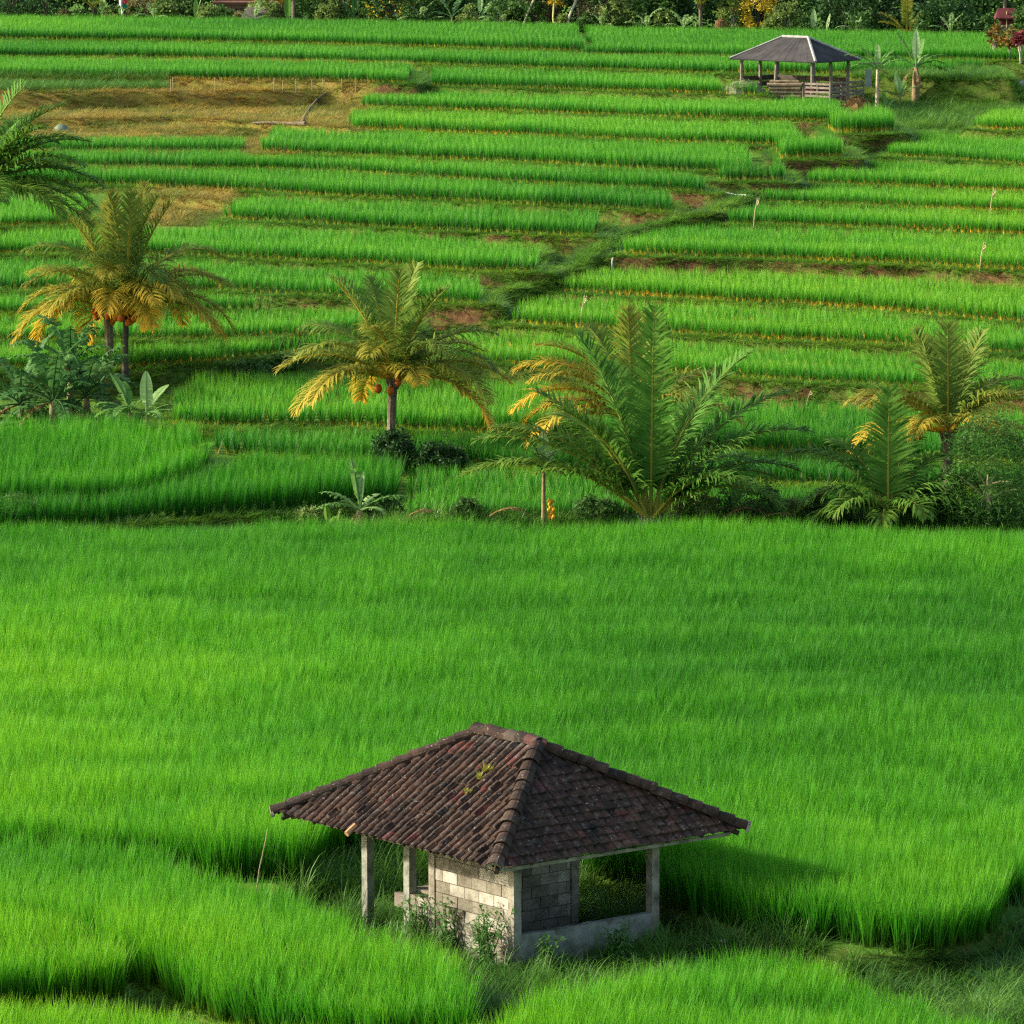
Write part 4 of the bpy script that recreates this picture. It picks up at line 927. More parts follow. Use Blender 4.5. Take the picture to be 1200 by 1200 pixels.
# ------------------------------------------------------------------ leafy shrubs and trees
def leafball(mb,c,rx,ry,rz,clumps,per,ls,flower=0.0,seed=0,narrow=.45,csize=.30,low=-.75):
    r=random.Random(seed)
    for _ in range(clumps):
        th=r.uniform(0,6.283); u=r.uniform(low,1); q=(1-u*u)**.5; k=r.uniform(.45,1.0)**.5
        cc=np.array([c[0]+rx*q*math.cos(th)*k,c[1]+ry*q*math.sin(th)*k,c[2]+rz*u*k]); cs=csize*r.uniform(.6,1.3)*min(rx,rz)
        for _ in range(per):
            p=cc+np.array([r.gauss(0,cs*.5),r.gauss(0,cs*.5),r.gauss(0,cs*.42)])
            d=np.array([r.gauss(0,1),r.gauss(0,1),r.gauss(-.1,.7)]); d/=np.linalg.norm(d)+1e-6; w=np.cross(d,(r.gauss(0,1),r.gauss(0,1),r.gauss(0,1))); w/=np.linalg.norm(w)+1e-6
            l=ls*r.uniform(.6,1.3); m=p+d*l*.5; a=1.0 if r.random()<flower else 0.0
            mb.add([tuple(p),tuple(m-w*l*narrow*.5),tuple(p+d*l),tuple(m+w*l*narrow*.5)],[(0,1,2,3)],a)
def shrub(name,base,rx,rz,label,m,clumps=40,per=40,ls=.12,flower=0,trunk=None,group=None,cat='shrub',ry=None,tm=BARKDK,narrow=.45,zc=None,low=-.8,cs=.3):
    root=thing(name,base,label,cat,group); seed=int(abs(base[0]*37+base[1]*91))
    zc=rz*.9 if zc is None else zc
    t=MB(); th=trunk if trunk else zc*.6
    tr=.02+.03*zc
    t.tube([(0,0,-.05),(U(-.05,.05)*zc,0,th*.6),(U(-.1,.1)*zc,U(-.05,.05)*zc,th),(0,0,zc)],[tr*1.3,tr,tr*.8,tr*.3],7)
    for k in range(6):
        a=k*1.05+U(-.3,.3); s=th*U(.5,.95); e=np.array([math.cos(a)*rx*.7,math.sin(a)*(ry or rx)*.7,zc+U(-.4,.5)*rz])
        t.tube([(0,0,s),tuple(e*.5+np.array([0,0,s*.5+.05])),tuple(e)],[tr*.5,tr*.35,tr*.12],5)
    t.build('trunk',tm,root)
    c=MB(); leafball(c,(0,0,zc),rx,ry or rx,rz,clumps,per,ls,flower,seed,narrow,cs,low); c.build('crown',m,root)
    return root
x,y,z=hit(463,550); shrub('shrub',(x,y,z),.52,.52,'dark rounded shrub at the foot of the yellow green palm',LDARK,60,60,.11,0,None,'dark shrubs under the middle palm')
x,y,z=hit(513,556); shrub('shrub',(x,y,z),.68,.42,'wider lower dark shrub just right of the one under the palm',LDARK,60,60,.11,0,None,'dark shrubs under the middle palm')
BAMB=leaf_mat('bamboo_leaf',(.05,.13,.02),(.10,.22,.045),.35,.1,2,(.3,.3,.05))
x,y,z=hit(1157,622); shrub('bamboo_thicket',(x,y,z),1.15,1.5,'feathery dark green bamboo thicket at the right edge of the field',BAMB,170,60,.16,0,1.2,None,'bamboo',.7,STRAWP,.16,1.35,-.9,.34)
for px,py,rx,rz,m_,lab in ((545,622,.35,.3,LMID,'knee high bush between the dead leaf and the thin banana'),(700,622,.55,.35,LMID,'low bush under the left fronds of the big palm'),(818,622,.6,.4,LLIGHT,'pale low bush under the right fronds of the big palm'),(885,618,.7,.5,LMID,'bush beside the banana right of the big palm'),(930,622,.4,.3,LLIGHT,'low pale bush midway to the low dark palm'),(975,622,.5,.45,LMID,'bush at the left foot of the low dark palm'),(1085,622,.6,.5,LMID,'bush between the low dark palm and the bamboo thicket'),(450,622,.5,.35,LMID,'low bush right of the ragged banana'),(362,620,.4,.2,LLIGHT,'low pale weeds left of the banana sprouts')):
    x,y,z=hit(px,py); y+=.5; shrub('weed_bush',(x,y,onground(x,y)),rx,rz,lab,m_,40,40,.13,0,None,'bushes along the far edge of the big field','shrub',None,BARKDK,.35)
# far left low bush at the frame edge, reeds
x,y,z=hit(5,628); y+=.6; shrub('shrub',(x,y,z),.75,.5,'grassy dark bush at the left edge beside the narrow rice band',LMID,50,50,.2,0,None,None,'shrub',None,BARKDK,.12)
x,y,z=hit(300,437); 
for px,py,rx,lab in ((275,440,1.1,'low weedy bush on the bund right of the golden palms'),(325,434,.9,'low weedy bush at the right end of the bund')):
    x,y,z=hit(px,py); shrub('weed_bush',(x,y,z),rx,.24,lab,LMID,70,45,.10,0,None,'weedy bushes on the bund','shrub',.5)

# ------------------------------------------------------------------ far shelter
F2=np.array([13.11,211.0,6.90]); LF2=np.array([-3.58,3.2,0]); FR2=np.array([2.12,2.37,0]); L2=F2+LF2; R2=F2+FR2; B2=L2+FR2
zg2=onground(12.4,213.0); sb=np.array([13.11,211.6,zg2])
hut2=thing('field_shelter',tuple(sb),'open sided shelter with a dark grey hip roof on wooden posts far up the slope','shelter')
C2=(L2+R2)/2; rv=LF2/np.linalg.norm(LF2)*.72; Ra2=C2+rv+UP*.95; Rb2=C2-rv+UP*.95
def l2(p): return tuple(np.asarray(p,float)-sb)
m=MB()
def slab(ps,th=.05):
    ps=[np.array(p) for p in ps]; n=np.cross(ps[1]-ps[0],ps[2]-ps[0]); n/=np.linalg.norm(n); n=n if n[2]>0 else -n; k=len(ps)
    m.add([l2(p) for p in ps]+[l2(p-n*th) for p in ps],[tuple(range(k)),tuple(range(2*k-1,k-1,-1))]+[(i,(i+1)%k,k+(i+1)%k,k+i) for i in range(k)])
for f in ((L2,F2,Rb2,Ra2),(F2,R2,Rb2),(R2,B2,Ra2,Rb2),(B2,L2,Ra2)): slab(f)
rf2=m.build('roof',SHEET,hut2)
# seams of the roofing sheets
sm=MB()
for p,q,a,b,n in ((L2,F2,Ra2,Rb2,11),(F2,R2,Rb2,Rb2,7)):
    for k in range(1,n):
        t=k/n; e=p+(q-p)*t; up_=((a+b)/2-(p+q)/2); top=a+(b-a)*t; sm.tube([l2(e+UP*.0),l2(top+UP*.0)],.008,4)
sm.build('roof_seam',SHEET,rf2)
cp=MB()
for p,q,r in ((Ra2,Rb2,.055),(L2,Ra2,.035),(F2,Rb2,.065),(R2,Rb2,.05),(B2,Ra2,.05)): cp.tube([l2(p+UP*.03),l2(p+(q-p)*.5+UP*.025),l2(q+UP*.03)],r,6)
cp.build('ridge_cap',STONE,rf2)
for i in range(3):
    for j in range(3):
        if (i,j) in ((1,1),): continue
        p=F2+LF2*(.09+.82*i/2)+FR2*(.1+.8*j/2); p[2]=0; zb=onground(p[0],p[1])-.1; t=MB(); ht=6.95-zb+ (0.08)
        lean=U(-.04,.04); t.tube([l2((p[0],p[1],zb)),l2((p[0]+lean,p[1],zb+ht*.5)),l2((p[0],p[1],zb+ht))],[.085,.08,.075],7); t.build('post',WOODG,hut2)
bm=MB()
for p,q in ((L2,F2),(F2,R2),(R2,B2),(B2,L2)):
    a=C2+(p-C2)*.84; b=C2+(q-C2)*.84; a[2]=b[2]=6.92; bm.tube([l2(a),l2(b)],.05,6)
bm.build('beam',WOODD,hut2)
for (u0,v0,u1,v1) in ((.93,.1,.93,.9),(.1,.88,.9,.88)):
    for k in range(4):
        a=F2+LF2*u0+FR2*v0; b=F2+LF2*u1+FR2*v1; a[2]=b[2]=zg2+.25+.27*k; D=b-a; l=np.linalg.norm(D); D/=l; t=MB(); t.box(l2((a+b)/2),l,.03,.2,tuple(D),tuple(np.cross(UP,D)),(0,0,1)); t.build('back_board',WOODD,hut2)
for u,v,m_,w_,h_ in ((.62,.6,WOODG,.55,.5),(.35,.55,WOODL,.5,.42),(.45,.75,REDC,.35,.3)):
    p=F2+LF2*u+FR2*v; t=MB()
    for q in (-1,0,1):
        t.box((0,-w_*.4,h_*.5+q*h_*.33),w_,.03,h_*.27); t.box((0,w_*.4,h_*.5+q*h_*.33),w_,.03,h_*.27); t.box((-w_*.5,0,h_*.5+q*h_*.33),.03,w_*.77,h_*.27); t.box((w_*.5,0,h_*.5+q*h_*.33),.03,w_*.77,h_*.27)
    t.box((0,0,.06),w_*.9,w_*.7,.04)
    o=t.build('crate',m_); o.location=(p[0],p[1],onground(p[0],p[1])+(.55 if m_ is REDC else .05)); tag(o,'grey slatted crate under the far shelter' if m_ is WOODG else 'pale slatted crate under the far shelter' if m_ is WOODL else 'small red slatted crate under the far shelter','crate','crates under the far shelter')
# pale corrugated strip and rail jutting out right
jb=MB(); a=R2+np.array([-.1,-.2,-.05]); jb.box(l2(a+np.array([.5,0,-.12])),1.3,.12,.06); jb.build('jutting_beam',WOODG,hut2)
GREEND=rough_mat('grey_green_panel',[(.3,(.17,.22,.19)),(.7,(.26,.31,.27))],3,3,.8,.1)
pn=MB(); p=atd(1018,100,212.6); pn.box((0,0,0),.28,.05,.75); o=pn.build('door_panel',GREEND,hut2); o.location=l2((p[0],p[1]+.3,p[2]+.3))
# log stack and rails below the roof
for k,(px0,px1,py,r) in enumerate(((899,940,99,.085),(901,938,103.5,.09),(900,941,108,.09),(899,938,112.5,.09),(902,936,95.5,.05))):
    a=np.array(atd(px0,py,211.6+.04*k)); b=np.array(atd(px1,py,211.3+.04*k)); t=MB(); t.tube([(0,0,0),tuple((b-a)*.5+np.array([0,0,U(-.02,.02)])),tuple(b-a)],[r,r*.95,r*.9],8)
    o=t.build('log',WOODL); o.location=tuple(a); tag(o,['long pale log second from the top of the pile under the shelter','log in the middle of the pile under the shelter','thick log second from the bottom of the pile under the shelter','bottom log of the pile under the shelter','thin topmost log of the pile under the shelter'][k],'log','logs piled under the far shelter')
fence=thing('rail_fence',atd(972,112,211.0),'grey plank rail fence closing the right half of the far shelter','fence'); fb=np.array(fence.location)
for (p,q) in ((atd(940,0,211.4),atd(973,0,210.4)),(atd(973,0,210.4),atd(1012,0,212.6))):
    for py in (98,103,107.5,112):
        a=np.array(atd(600,py,211)); za=a[2]; t=MB(); A=np.array([p[0],p[1],za+U(-.03,.03)]); B=np.array([q[0],q[1],za+U(-.03,.03)]); D=(B-A); l=np.linalg.norm(D); D/=l
        t.box(tuple((A+B)/2-fb),l,.03,.09,tuple(D),tuple(np.cross(UP,D)),(0,0,1)); t.build('rail',WOODG,fence)
for px,d in ((941,211.3),(958,210.85),(973,210.35),(986,211.1),(1000,211.9),(1012,212.6)):
    a=np.array(atd(px,96,d)); t=MB(); zb=onground(a[0],a[1]); t.tube([tuple(np.array([a[0],a[1],zb-.1])-fb),tuple(a-fb)],.04,6); t.build('post',WOODG,fence)
def heap(px,py,d,rx,ry,rz,label,name,cat,m,strands=300,sm_=None):
    x,y,_=atd(px,py,d); z=onground(x,y); t=MB(); t.ball((0,0,rz*.1),1,rx,ry,rz,16,jit=.12)
    for _ in range(strands):
        th=U(0,6.28); ph=U(0,1.4); p=np.array([rx*math.sin(ph)*math.cos(th),ry*math.sin(ph)*math.sin(th),rz*(.1+math.cos(ph))]); dd=np.array([U(-1,1),U(-1,1),U(-.6,.5)]); dd/=np.linalg.norm(dd); w=np.cross(dd,UP); w/=np.linalg.norm(w)+1e-6; l=U(.12,.3)
        t.add([tuple(p-w*.012-dd*l*.5),tuple(p+w*.012-dd*l*.5),tuple(p+dd*l*.5)],[(0,1,2)])
    o=t.build(name,m); o.location=(x,y,z); tag(o,label,cat); return o
heap(1004,115,210.6,.68,.5,.72,'rusty brown heap of straw at the right corner of the far shelter','straw_heap','straw heap',HAY,500)
heap(871,115,211.2,.85,.5,.55,'grey green bundle of old net at the left post of the far shelter','net_heap','net',NET,400)
t=MB(); t.tube([(0,0,0),(0,0,.17),(0,0,.34)],[.16,.175,.16],10); x,y,z=atd(893,112,211.6); o=t.build('cut_stump',WOODL); o.location=(x,y,z-.05); tag(o,'short cut tree stump between the net bundle and the log pile','stump')
# banana plants by the shelter
G_B2='banana plants beside the far shelter'
x,y,z=atd(1028,117,211.2); z=onground(x,y); banana('banana_plant',(x,y,z),2.0,[(172,50,1.7,.32,70,.2,.4),(150,65,1.4,.3,50,.1,.3),(350,40,1.4,.3,60,.1,.3),(30,62,1.3,.3,50,.15,.2),(85,75,1.2,.26,20,.5,.1),(20,45,1.4,.3,50,.1,.3),(200,35,1.4,.24,75,.2,.6),(60,30,1.0,.25,60,.1,.3),(330,0,.6,.16,60,0,.5,1)],'slim straight banana stem beside the straw heap',.085,BANANA,G_B2,STRAWP)
x,y,z=atd(1073,108,215.0); z=onground(x,y); banana('banana_plant',(x,y,z),1.7,[(88,86,1.7,.36,8,.85,.0),(140,62,1.9,.3,20,.1,.1),(165,40,1.6,.34,60,.1,.3),(10,45,1.7,.4,70,.05,.3),(60,70,1.5,.34,30,.2,.1),(20,30,1.5,.4,60,.05,.3),(0,15,1.6,.4,60,.0,.4),(40,50,1.0,.3,40,.4,.1),(200,-30,1.0,.2,50,0,.5,1),(280,-40,1.2,.2,40,0,.5,1)],'thick brown banana stem with an upright pale leaf right of the shelter',.17,BANANA,G_B2)
x,y,z=atd(1055,112,214.0); z=onground(x,y); banana('banana_plant',(x,y,z),.5,[(110,72,1.2,.34,25,.55,.05),(175,35,1.0,.26,50,.35,.1),(10,50,1.0,.3,50,.25,.1),(60,65,.9,.3,30,.15,.1)],'small young banana between the two tall banana stems',.06,BANANA,G_B2)
x,y,z=atd(1040,118,211.5); z=onground(x,y); banana('banana_plant',(x,y,z),.25,[(120,70,.8,.26,25,.15,.05),(30,60,.7,.24,40,.15,.1),(200,45,.7,.22,50,.2,.1)],'knee high banana seedling at the foot of the slim banana stem',.05,BANANA,G_B2)
# coloured garden shrubs right of the shelter
G_G='garden shrubs at the right edge beyond the ditch'
for px,py,d,rx,rz,m_,lab in ((1166,94,226,.34,.55,CROTON,'tall narrow green and bronze garden shrub at the end of the rice row'),(1183,96,225,.48,.48,CROTON,'bushy yellow and bronze garden shrub beside the tall narrow one'),(1196,98,224,.26,.35,LRED,'red flowered garden shrub at the right edge')):
    x,y,_=atd(px,py,d); z=onground(x,y); shrub('garden_shrub',(x,y,z),rx,rz,lab,m_,26,26,.2,.25 if m_ is CROTON else 0,None,G_G,'shrub',None,BARKPALE,.4,1.05)
x,y,_=atd(1199,95,223); z=onground(x,y); t=MB(); t.ball((0,0,.15),.28,1,1,.9,10,jit=.12); o=t.build('boulder',STONE); o.location=(x,y,z); tag(o,'pale rounded boulder below the red flowered shrub','boulder')

# ------------------------------------------------------------------ stakes, stick fence, pole, tarp
for px,py,h,lab in ((680,384,1.0,'short bamboo stake with a pale rag left of the big palm tip'),(883,268,1.05,'bamboo stake with a pale rag near the end of a bright rice row'),(1160,255,1.0,'thin bamboo stake in the rice high at the right'),(1148,318,.95,'thin bamboo stake in the rice above the long brown bank'),(945,478,.45,'tiny stake with a pale rag standing in the bright bed right of the big palm')):
    x,y,z=hit(px,py); t=thing('marker_stake',(x,y,z),lab,'stake','marker stakes in the rice'); m=MB(); m.tube([(0,0,0),(.04,0,h*.5),(.13,0,h)],[.022,.02,.015],6); m.build('pole',STRAWP,t)
    m=MB(); vs=[]; 
    for i in range(5):
        for j in range(3): vs.append((.10+.09*j/2+.02*math.sin(i+j),.04*math.sin(i*1.3+j),h-.02-.28*i/4*min(1,h)))
    m.add(vs,[(i*3+j,i*3+j+1,i*3+j+4,i*3+j+3) for i in range(4) for j in range(2)]); m.build('rag',YELF,t)
sticks=[(200,108),(203,108),(252,108),(260,108),(321,109),(331,109),(347,109),(366,109),(379,110),(400,110),(417,110)]
for k,(px,py) in enumerate(sticks):
    x,y,z=hit(px,py); m=MB(); h=U(.5,.72); m.tube([(0,0,-.1),(U(-.03,.03),0,h)],[.022,.016],5); o=m.build('fence_stick',STRAWP); o.location=(x,y,z); tag(o,'thin bare stick in the row along the top of the brown bank','stick','sticks along the top of the brown bank')
def polyline_px(pts,off=.08): return [np.array(hit(a,b))+np.array([0,0,off]) for a,b in pts]
pl=polyline_px([(383,112),(372,120),(363,129),(357,138),(354,146)]); m=MB(); m.tube([tuple(p-pl[0]) for p in pl],[.05,.055,.06,.065,.08],7); o=m.build('driftwood_pole',BARK); o.location=tuple(pl[0]); tag(o,'curved grey pole running down the brown bank','pole')
pl=polyline_px([(296,147),(315,147),(335,147.5),(358,147.5)],.1); m=MB(); m.tube([tuple(p-pl[0]) for p in pl],[.045,.06,.06,.09],7); o=m.build('driftwood_pole',BARK); o.location=tuple(pl[0]); tag(o,'straight grey pole lying along the foot of the brown bank','pole')
x,y,z=hit(72,154); m=MB(); m.ball((0,0,.0),.36,1.0,.8,.85,12,jit=.06); o=m.build('covered_heap',TARP,smooth=True); o.location=(x,y,z); tag(o,'small grey green covered heap on the brown bank at the left','heap')
pl=polyline_px([(850,230),(862,232),(874,232.5)],.12); m=MB(); m.tube([tuple(p-pl[0]) for p in pl],.022,6); o=m.build('white_pipe',WHITE); o.location=tuple(pl[0]); tag(o,'short white pipe crossing the ditch below the small end beds','pipe')
x,y,z=hit(717,313); m=MB(); m.tube([(0,0,0),(0,-.05,.25),(.02,-.1,.42)],[.03,.03,.03],6); o=m.build('water_spout',WHITE); o.location=(x,y-.15,z-.1); tag(o,'white trickling spout at the left end of the long brown bank','spout')

# ------------------------------------------------------------------ tree line along the top
def tl(px,off=0):
    y=263.5-.0165*px+off; x=(px-600)/FPX*y; return (x,y,onground(x,y))
G_TL='bushes and trees along the top of the terraces'
# backing row of big dark trees
for k in range(17):
    px=-150+k*95; b=tl(px,9+3*(k%2)); shrub('dense_tree',b,3.0,3.4,'deep green dense tree filling the back of the tree line',LDARK,150,36,.34,0,2.0,'dense trees at the back of the tree line','tree',2.2,BARKDK,.5,3.2,-.95,.3)
spec=[ # px, off, rx, rz, material, leaf size, flower, label
 (15,1.5,1.4,1.5,LDARK,.16,0,'dark clipped hedge bush at the far left of the tree line'),
 (55,1.5,1.3,1.4,LDARK,.16,0,'dark hedge bush second from the left of the tree line'),
 (78,.6,.35,.4,LOLIVE,.12,0,'small dry olive bush at the end of the dark hedge'),
 (170,1.6,.9,.9,LOLIVE,.2,.15,'dry olive bush right of the hanging cloth'),
 (193,1.2,.7,.7,LLIGHT,.2,0,'pale bush second right of the hanging cloth'),
 (215,2.5,.9,1.2,LMID,.2,0,'green bush left of the brown roofed house'),
 (262,1.2,.75,.55,LMID,.16,0,'low dark green bush in front of the brown roofed house'),
 (310,1.6,.8,.8,LLIGHT,.2,0,'pale green bush in front of the right half of the brown roofed house'),
 (372,2.0,1.2,1.3,LMID,.24,0,'broad green bush between two banana plants'),
 (398,2.4,1.0,1.5,LLIGHT,.24,0,'tall pale bush left of the yellow flowering bush'),
 (462,1.6,1.7,1.7,LDARK,.2,.12,'dark bush dotted with yellow flowers'),
 (437,1.0,.7,.6,LMID,.16,.10,'small green bush at the left foot of the yellow flowering bush'),
 (520,3.0,1.2,1.6,LMID,.26,0,'green bush behind the grey banana leaves'),
 (612,1.4,1.0,1.3,LMID,.22,0,'green bush with a pale slanting trunk'),
 (640,2.4,.9,1.5,LOLIVE,.22,0,'olive bush beside the yellow plant'),
 (700,1.8,1.1,1.4,LOLIVE,.18,0,'dry twiggy olive tree near the grey trunk'),
 (735,1.5,.9,1.1,LLIGHT,.2,0,'pale bush right of the dry twiggy tree'),
 (765,1.8,1.0,1.3,LMID,.24,0,'green bush left of the dark frond palm'),
 (790,2.2,.9,1.3,LDARK,.24,0,'dark bush just left of the dark frond palm'),
 (857,1.4,.7,1.6,LLIGHT,.2,0,'pale green upright tree left of the yellow tree'),
 (886,1.6,1.0,1.8,LYEL,.17,.3,'bright yellow leaved tree'),
 (921,1.1,.75,.95,LLIGHT,.17,0,'round pale olive bush right of the yellow tree'),
 (990,2.6,1.3,1.6,LDARK,.24,0,'dark bush between the two banana tops and the young palm'),
 (1105,2.0,1.4,1.2,LDARK,.22,0,'dark bush right of the young yellow palm'),
 (1140,1.4,.9,.8,LMID,.2,0,'green bush left of the little red roofed shrine'),
 (1210,1.4,1.0,1.1,LMID,.22,0,'green bush right of the little red roofed shrine'),
 (1030,2.4,1.3,1.5,LDARK,.22,0,'dark bush behind the young yellow palm'),
]
for px,off,rx,rz,m_,ls,fl_,lab in spec:
    shrub('bush' if rz<1.35 else 'small_tree',tl(px,off),rx,rz,lab,m_,int(50*max(1,rx)),42,ls,fl_,None,G_TL,'bush' if rz<1.35 else 'tree',None,BARKPALE if m_ in(LOLIVE,LLIGHT) else BARKDK,.45,None,-.95)
mixm=[(LMID,'mid green'),(LLIGHT,'pale green'),(LOLIVE,'olive'),(LDARK,'dark green')]
nb=[('dark hedge','small dry olive bush'),]
for i,(px,k,rx,rz,lab) in enumerate(((100,0,.5,.45,'small mid green bush under the arching palm'),(132,1,.4,.5,'small pale bush just left of the hanging cloth'),(158,0,.5,.5,'small mid green bush just right of the hanging cloth'),(245,1,.55,.6,'pale bush left of the low dark green bush'),(284,2,.45,.4,'low olive bush left of the thatched lean-to'),(322,1,.5,.6,'pale bush between the lean-to and the drooping palm'),(385,1,.6,.8,'pale bush left of the banana at the yellow flowering bush'),(490,0,.8,.9,'mid green bush right of the yellow flowering bush'),(548,1,.6,.7,'pale bush between the two ragged bananas'),(585,0,.7,.9,'mid green bush right of the whitish dry banana'),(600,1,.5,.6,'pale bush at the foot of the slanting pale trunk'),(628,0,.6,.8,'mid green bush left of the yellow stemmed plant'),(662,1,.5,.5,'pale bush at the foot of the whitish slanting trunk'),(690,0,.6,.6,'mid green bush right of the stout grey trunk'),(716,1,.6,.9,'pale bush between the dry twiggy tree and its neighbour'),(748,0,.5,.6,'mid green bush two along from the dry twiggy tree'),(778,1,.5,.7,'pale bush left of the dark frond palm'),(905,1,.5,.6,'pale bush tucked against the yellow tree'),(940,0,.5,.6,'mid green bush left of the white topped banana'),(1010,0,.8,.7,'mid green bush left of the young yellow palm'),(1085,0,.7,.7,'mid green bush right of the young yellow palm'),(1125,0,.6,.6,'mid green bush in front of the dark trees near the shrine'),(1160,0,.6,.45,'low mid green bush at the left foot of the shrine'),(1192,0,.5,.45,'low mid green bush at the right foot of the shrine'))):
    shrub('bush',tl(px,.75),rx,rz,lab,mixm[k][0],34,36,.17,0,None,G_TL,'bush',None,BARKDK,.5,None,-.95)
def young_palm(px,off,h,fr,lab,m_=PALM): palm('young_palm',tl(px,off),h,fr,lab,(0,0),.1,'young palms in the tree line',m_)
young_palm(112,.8,.9,[(185,45,1.5,80,.4,.1,.5),(10,60,1.5,70,.4,.1,.4),(95,75,1.6,50,.4,.1,.3),(165,65,1.6,75,.4,.15,.4),(300,40,1.2,80,.4,.1,.5)],'arching green palm left of the hanging cloth')
young_palm(333,1.5,1.2,[(180,60,1.8,80,.45,.25,.5),(200,40,1.6,80,.45,.3,.5),(20,60,1.8,70,.45,.1,.5),(90,80,1.8,40,.45,.1,.3),(270,50,1.5,80,.45,.3,.5)],'pale drooping palm right of the brown roofed house')
young_palm(820,1.0,1.6,[(180,55,2.2,90,.5,.02,.6),(200,70,2.2,80,.5,0,.6),(10,50,2.2,90,.5,.05,.6),(30,65,2.2,80,.5,0,.6),(270,50,2.0,95,.5,.0,.7),(320,40,2.0,90,.5,.3,.6),(100,80,2,40,.5,0,.3)],'dark palm with hanging fronds left of the yellow tree',PALMDK)
young_palm(1061,.6,.35,[(88,86,2.2,10,.4,.35,.1),(100,82,2.0,14,.4,.25,.1),(165,52,1.7,40,.4,.25,.5),(170,40,1.5,50,.4,.3,.5),(20,55,1.6,30,.35,.4,.3),(10,28,1.4,70,.4,.3,.5),(75,80,2.0,15,.4,.15,.1)],'young yellow green palm standing before the dark trees')
young_palm(1175,3.0,2.4,[(180,30,2.0,60,.5,.1,.5),(200,45,2,70,.5,0,.5),(0,30,2.0,70,.5,.1,.5),(90,70,2,50,.5,0,.4),(300,30,1.8,80,.5,.0,.6)],'palm hanging over the little red roofed shrine',PALMDK)
G_BT='banana plants in the tree line'
def ban(px,off,h,lv,lab,m_=BANANA): banana('banana_plant',tl(px,off),h,lv,lab,.08,m_,G_BT)
ban(122,.6,.5,[(80,84,1.4,.3,10,.9,.1),(30,60,1.0,.3,40,.4,.2),(150,60,1.0,.3,40,.2,.2)],'banana with one white backed upright leaf left of the hanging cloth')
ban(231,.6,.3,[(90,86,1.2,.28,8,.1,0),(20,80,1.3,.16,15,.75,.1),(150,50,.6,.2,60,.2,.1)],'bright young banana left of the brown roofed house')
ban(338,.5,.3,[(80,85,1.5,.42,6,.05,0),(30,40,.8,.26,60,.35,.1),(320,30,.7,.24,60,.3,.1)],'banana with one broad vivid green leaf right of the brown roofed house')
ban(356,.5,.3,[(60,50,.8,.3,50,.3,.1),(150,45,.7,.3,60,.35,.1),(10,30,.8,.26,60,.3,.1)],'low pale banana beside the vivid green leaf')
ban(416,.7,.5,[(60,78,1.4,.3,15,.1,.1),(140,60,1.3,.34,40,.05,.1),(30,40,1.6,.3,50,.4,.2),(100,84,1.3,.28,8,.05,0),(170,30,1.2,.3,60,.2,.2)],'banana at the left foot of the yellow flowering bush',BANDK)
ban(530,.8,.7,[(150,62,1.9,.4,30,.75,.3),(170,30,1.5,.36,60,.8,.3),(60,60,1.5,.36,40,.5,.3),(10,50,1.4,.36,60,.3,.3)],'banana with large grey ragged leaves',BANDK)
ban(562,.7,.6,[(70,82,1.8,.3,10,.9,.2),(40,55,1.6,.34,30,.95,.4),(15,30,1.6,.36,55,.35,.3),(170,50,1.0,.3,60,.5,.3)],'banana with whitish dry leaves leaning right',BANDK)
ban(952,.5,.35,[(110,72,.95,.32,20,.25,.05),(85,84,1.2,.32,10,.7,.05),(40,70,.9,.3,30,.1,.1)],'banana clump with a white topped leaf in front of the dark trees')
ban(967,.5,.3,[(60,74,1.1,.16,15,.85,.1),(150,30,.5,.3,60,.6,.2),(20,30,.5,.3,60,.6,.2)],'single pale spear of banana beside the white topped clump')
for i,(px,off,sd,lab) in enumerate(((182,.5,31,'ragged pale banana among the bushes right of the hanging cloth'),(300,.4,32,'small banana growing beside the thatched lean-to'),(495,.5,33,'pale banana between the yellow flowering bush and the grey leaved banana'),(590,.5,34,'banana between the whitish dry banana and the slanting pale trunk'),(705,.4,35,'low banana before the dry twiggy tree'),(757,.4,36,'banana between two pale bushes in the middle right of the tree line'),(800,.4,37,'banana at the left foot of the dark frond palm'),(1003,.4,38,'small banana left of the young yellow palm'),(1112,.4,39,'small banana before the dark trees right of the young yellow palm'))):
    ban(px,off,.35,[(q[0],max(q[1],35),q[2],q[3],q[4],q[5]+.2,q[6]) for q in rl(6,1.0,1.7,sd,.32,.3,.3,35,86)],lab)
b=tl(650,.6); t=thing('yellow_plant',b,'tall yellow stemmed plant in the middle of the tree line','plant',G_TL); m=MB(); m.tube([(0,0,0),(-.1,0,.7),(-.05,0,1.5),(.1,0,2.3)],[.06,.05,.05,.03],6); m.build('stem',YELF,t); m=MB(); leafball(m,(0,0,1.9),.5,.4,.8,22,24,.2,.2,3); m.build('crown',LYEL,t)
for px,w,h,dx,m_,lab in ((667,.09,1.6,.55,BARKPALE,'whitish slanting trunk right of the yellow plant'),(680,.16,1.8,.05,BARKDK,'stout grey tree trunk left of the dry twiggy tree'),(345,.11,2.2,.03,BARK,'dark upright trunk right of the vivid banana leaf'),(617,.07,1.6,.6,BARKPALE,'pale trunk slanting up in front of a green bush')):
    b=tl(px,1.6 if w>.15 else .5); t=thing('tree',b,lab,'tree',G_TL); m=MB(); m.tube([(-dx*.4,0,0),(0,0,h*.5),(dx*.6,0,h),(dx,0,h*1.7)],[w,w*.85,w*.8,w*.5],8); m.build('trunk',m_,t); m=MB(); leafball(m,(dx,0,h*1.7),1.1,.9,.8,40,36,.24,0,int(px)); m.build('crown',LMID,t)
b=tl(843,.5); t=MB(); 
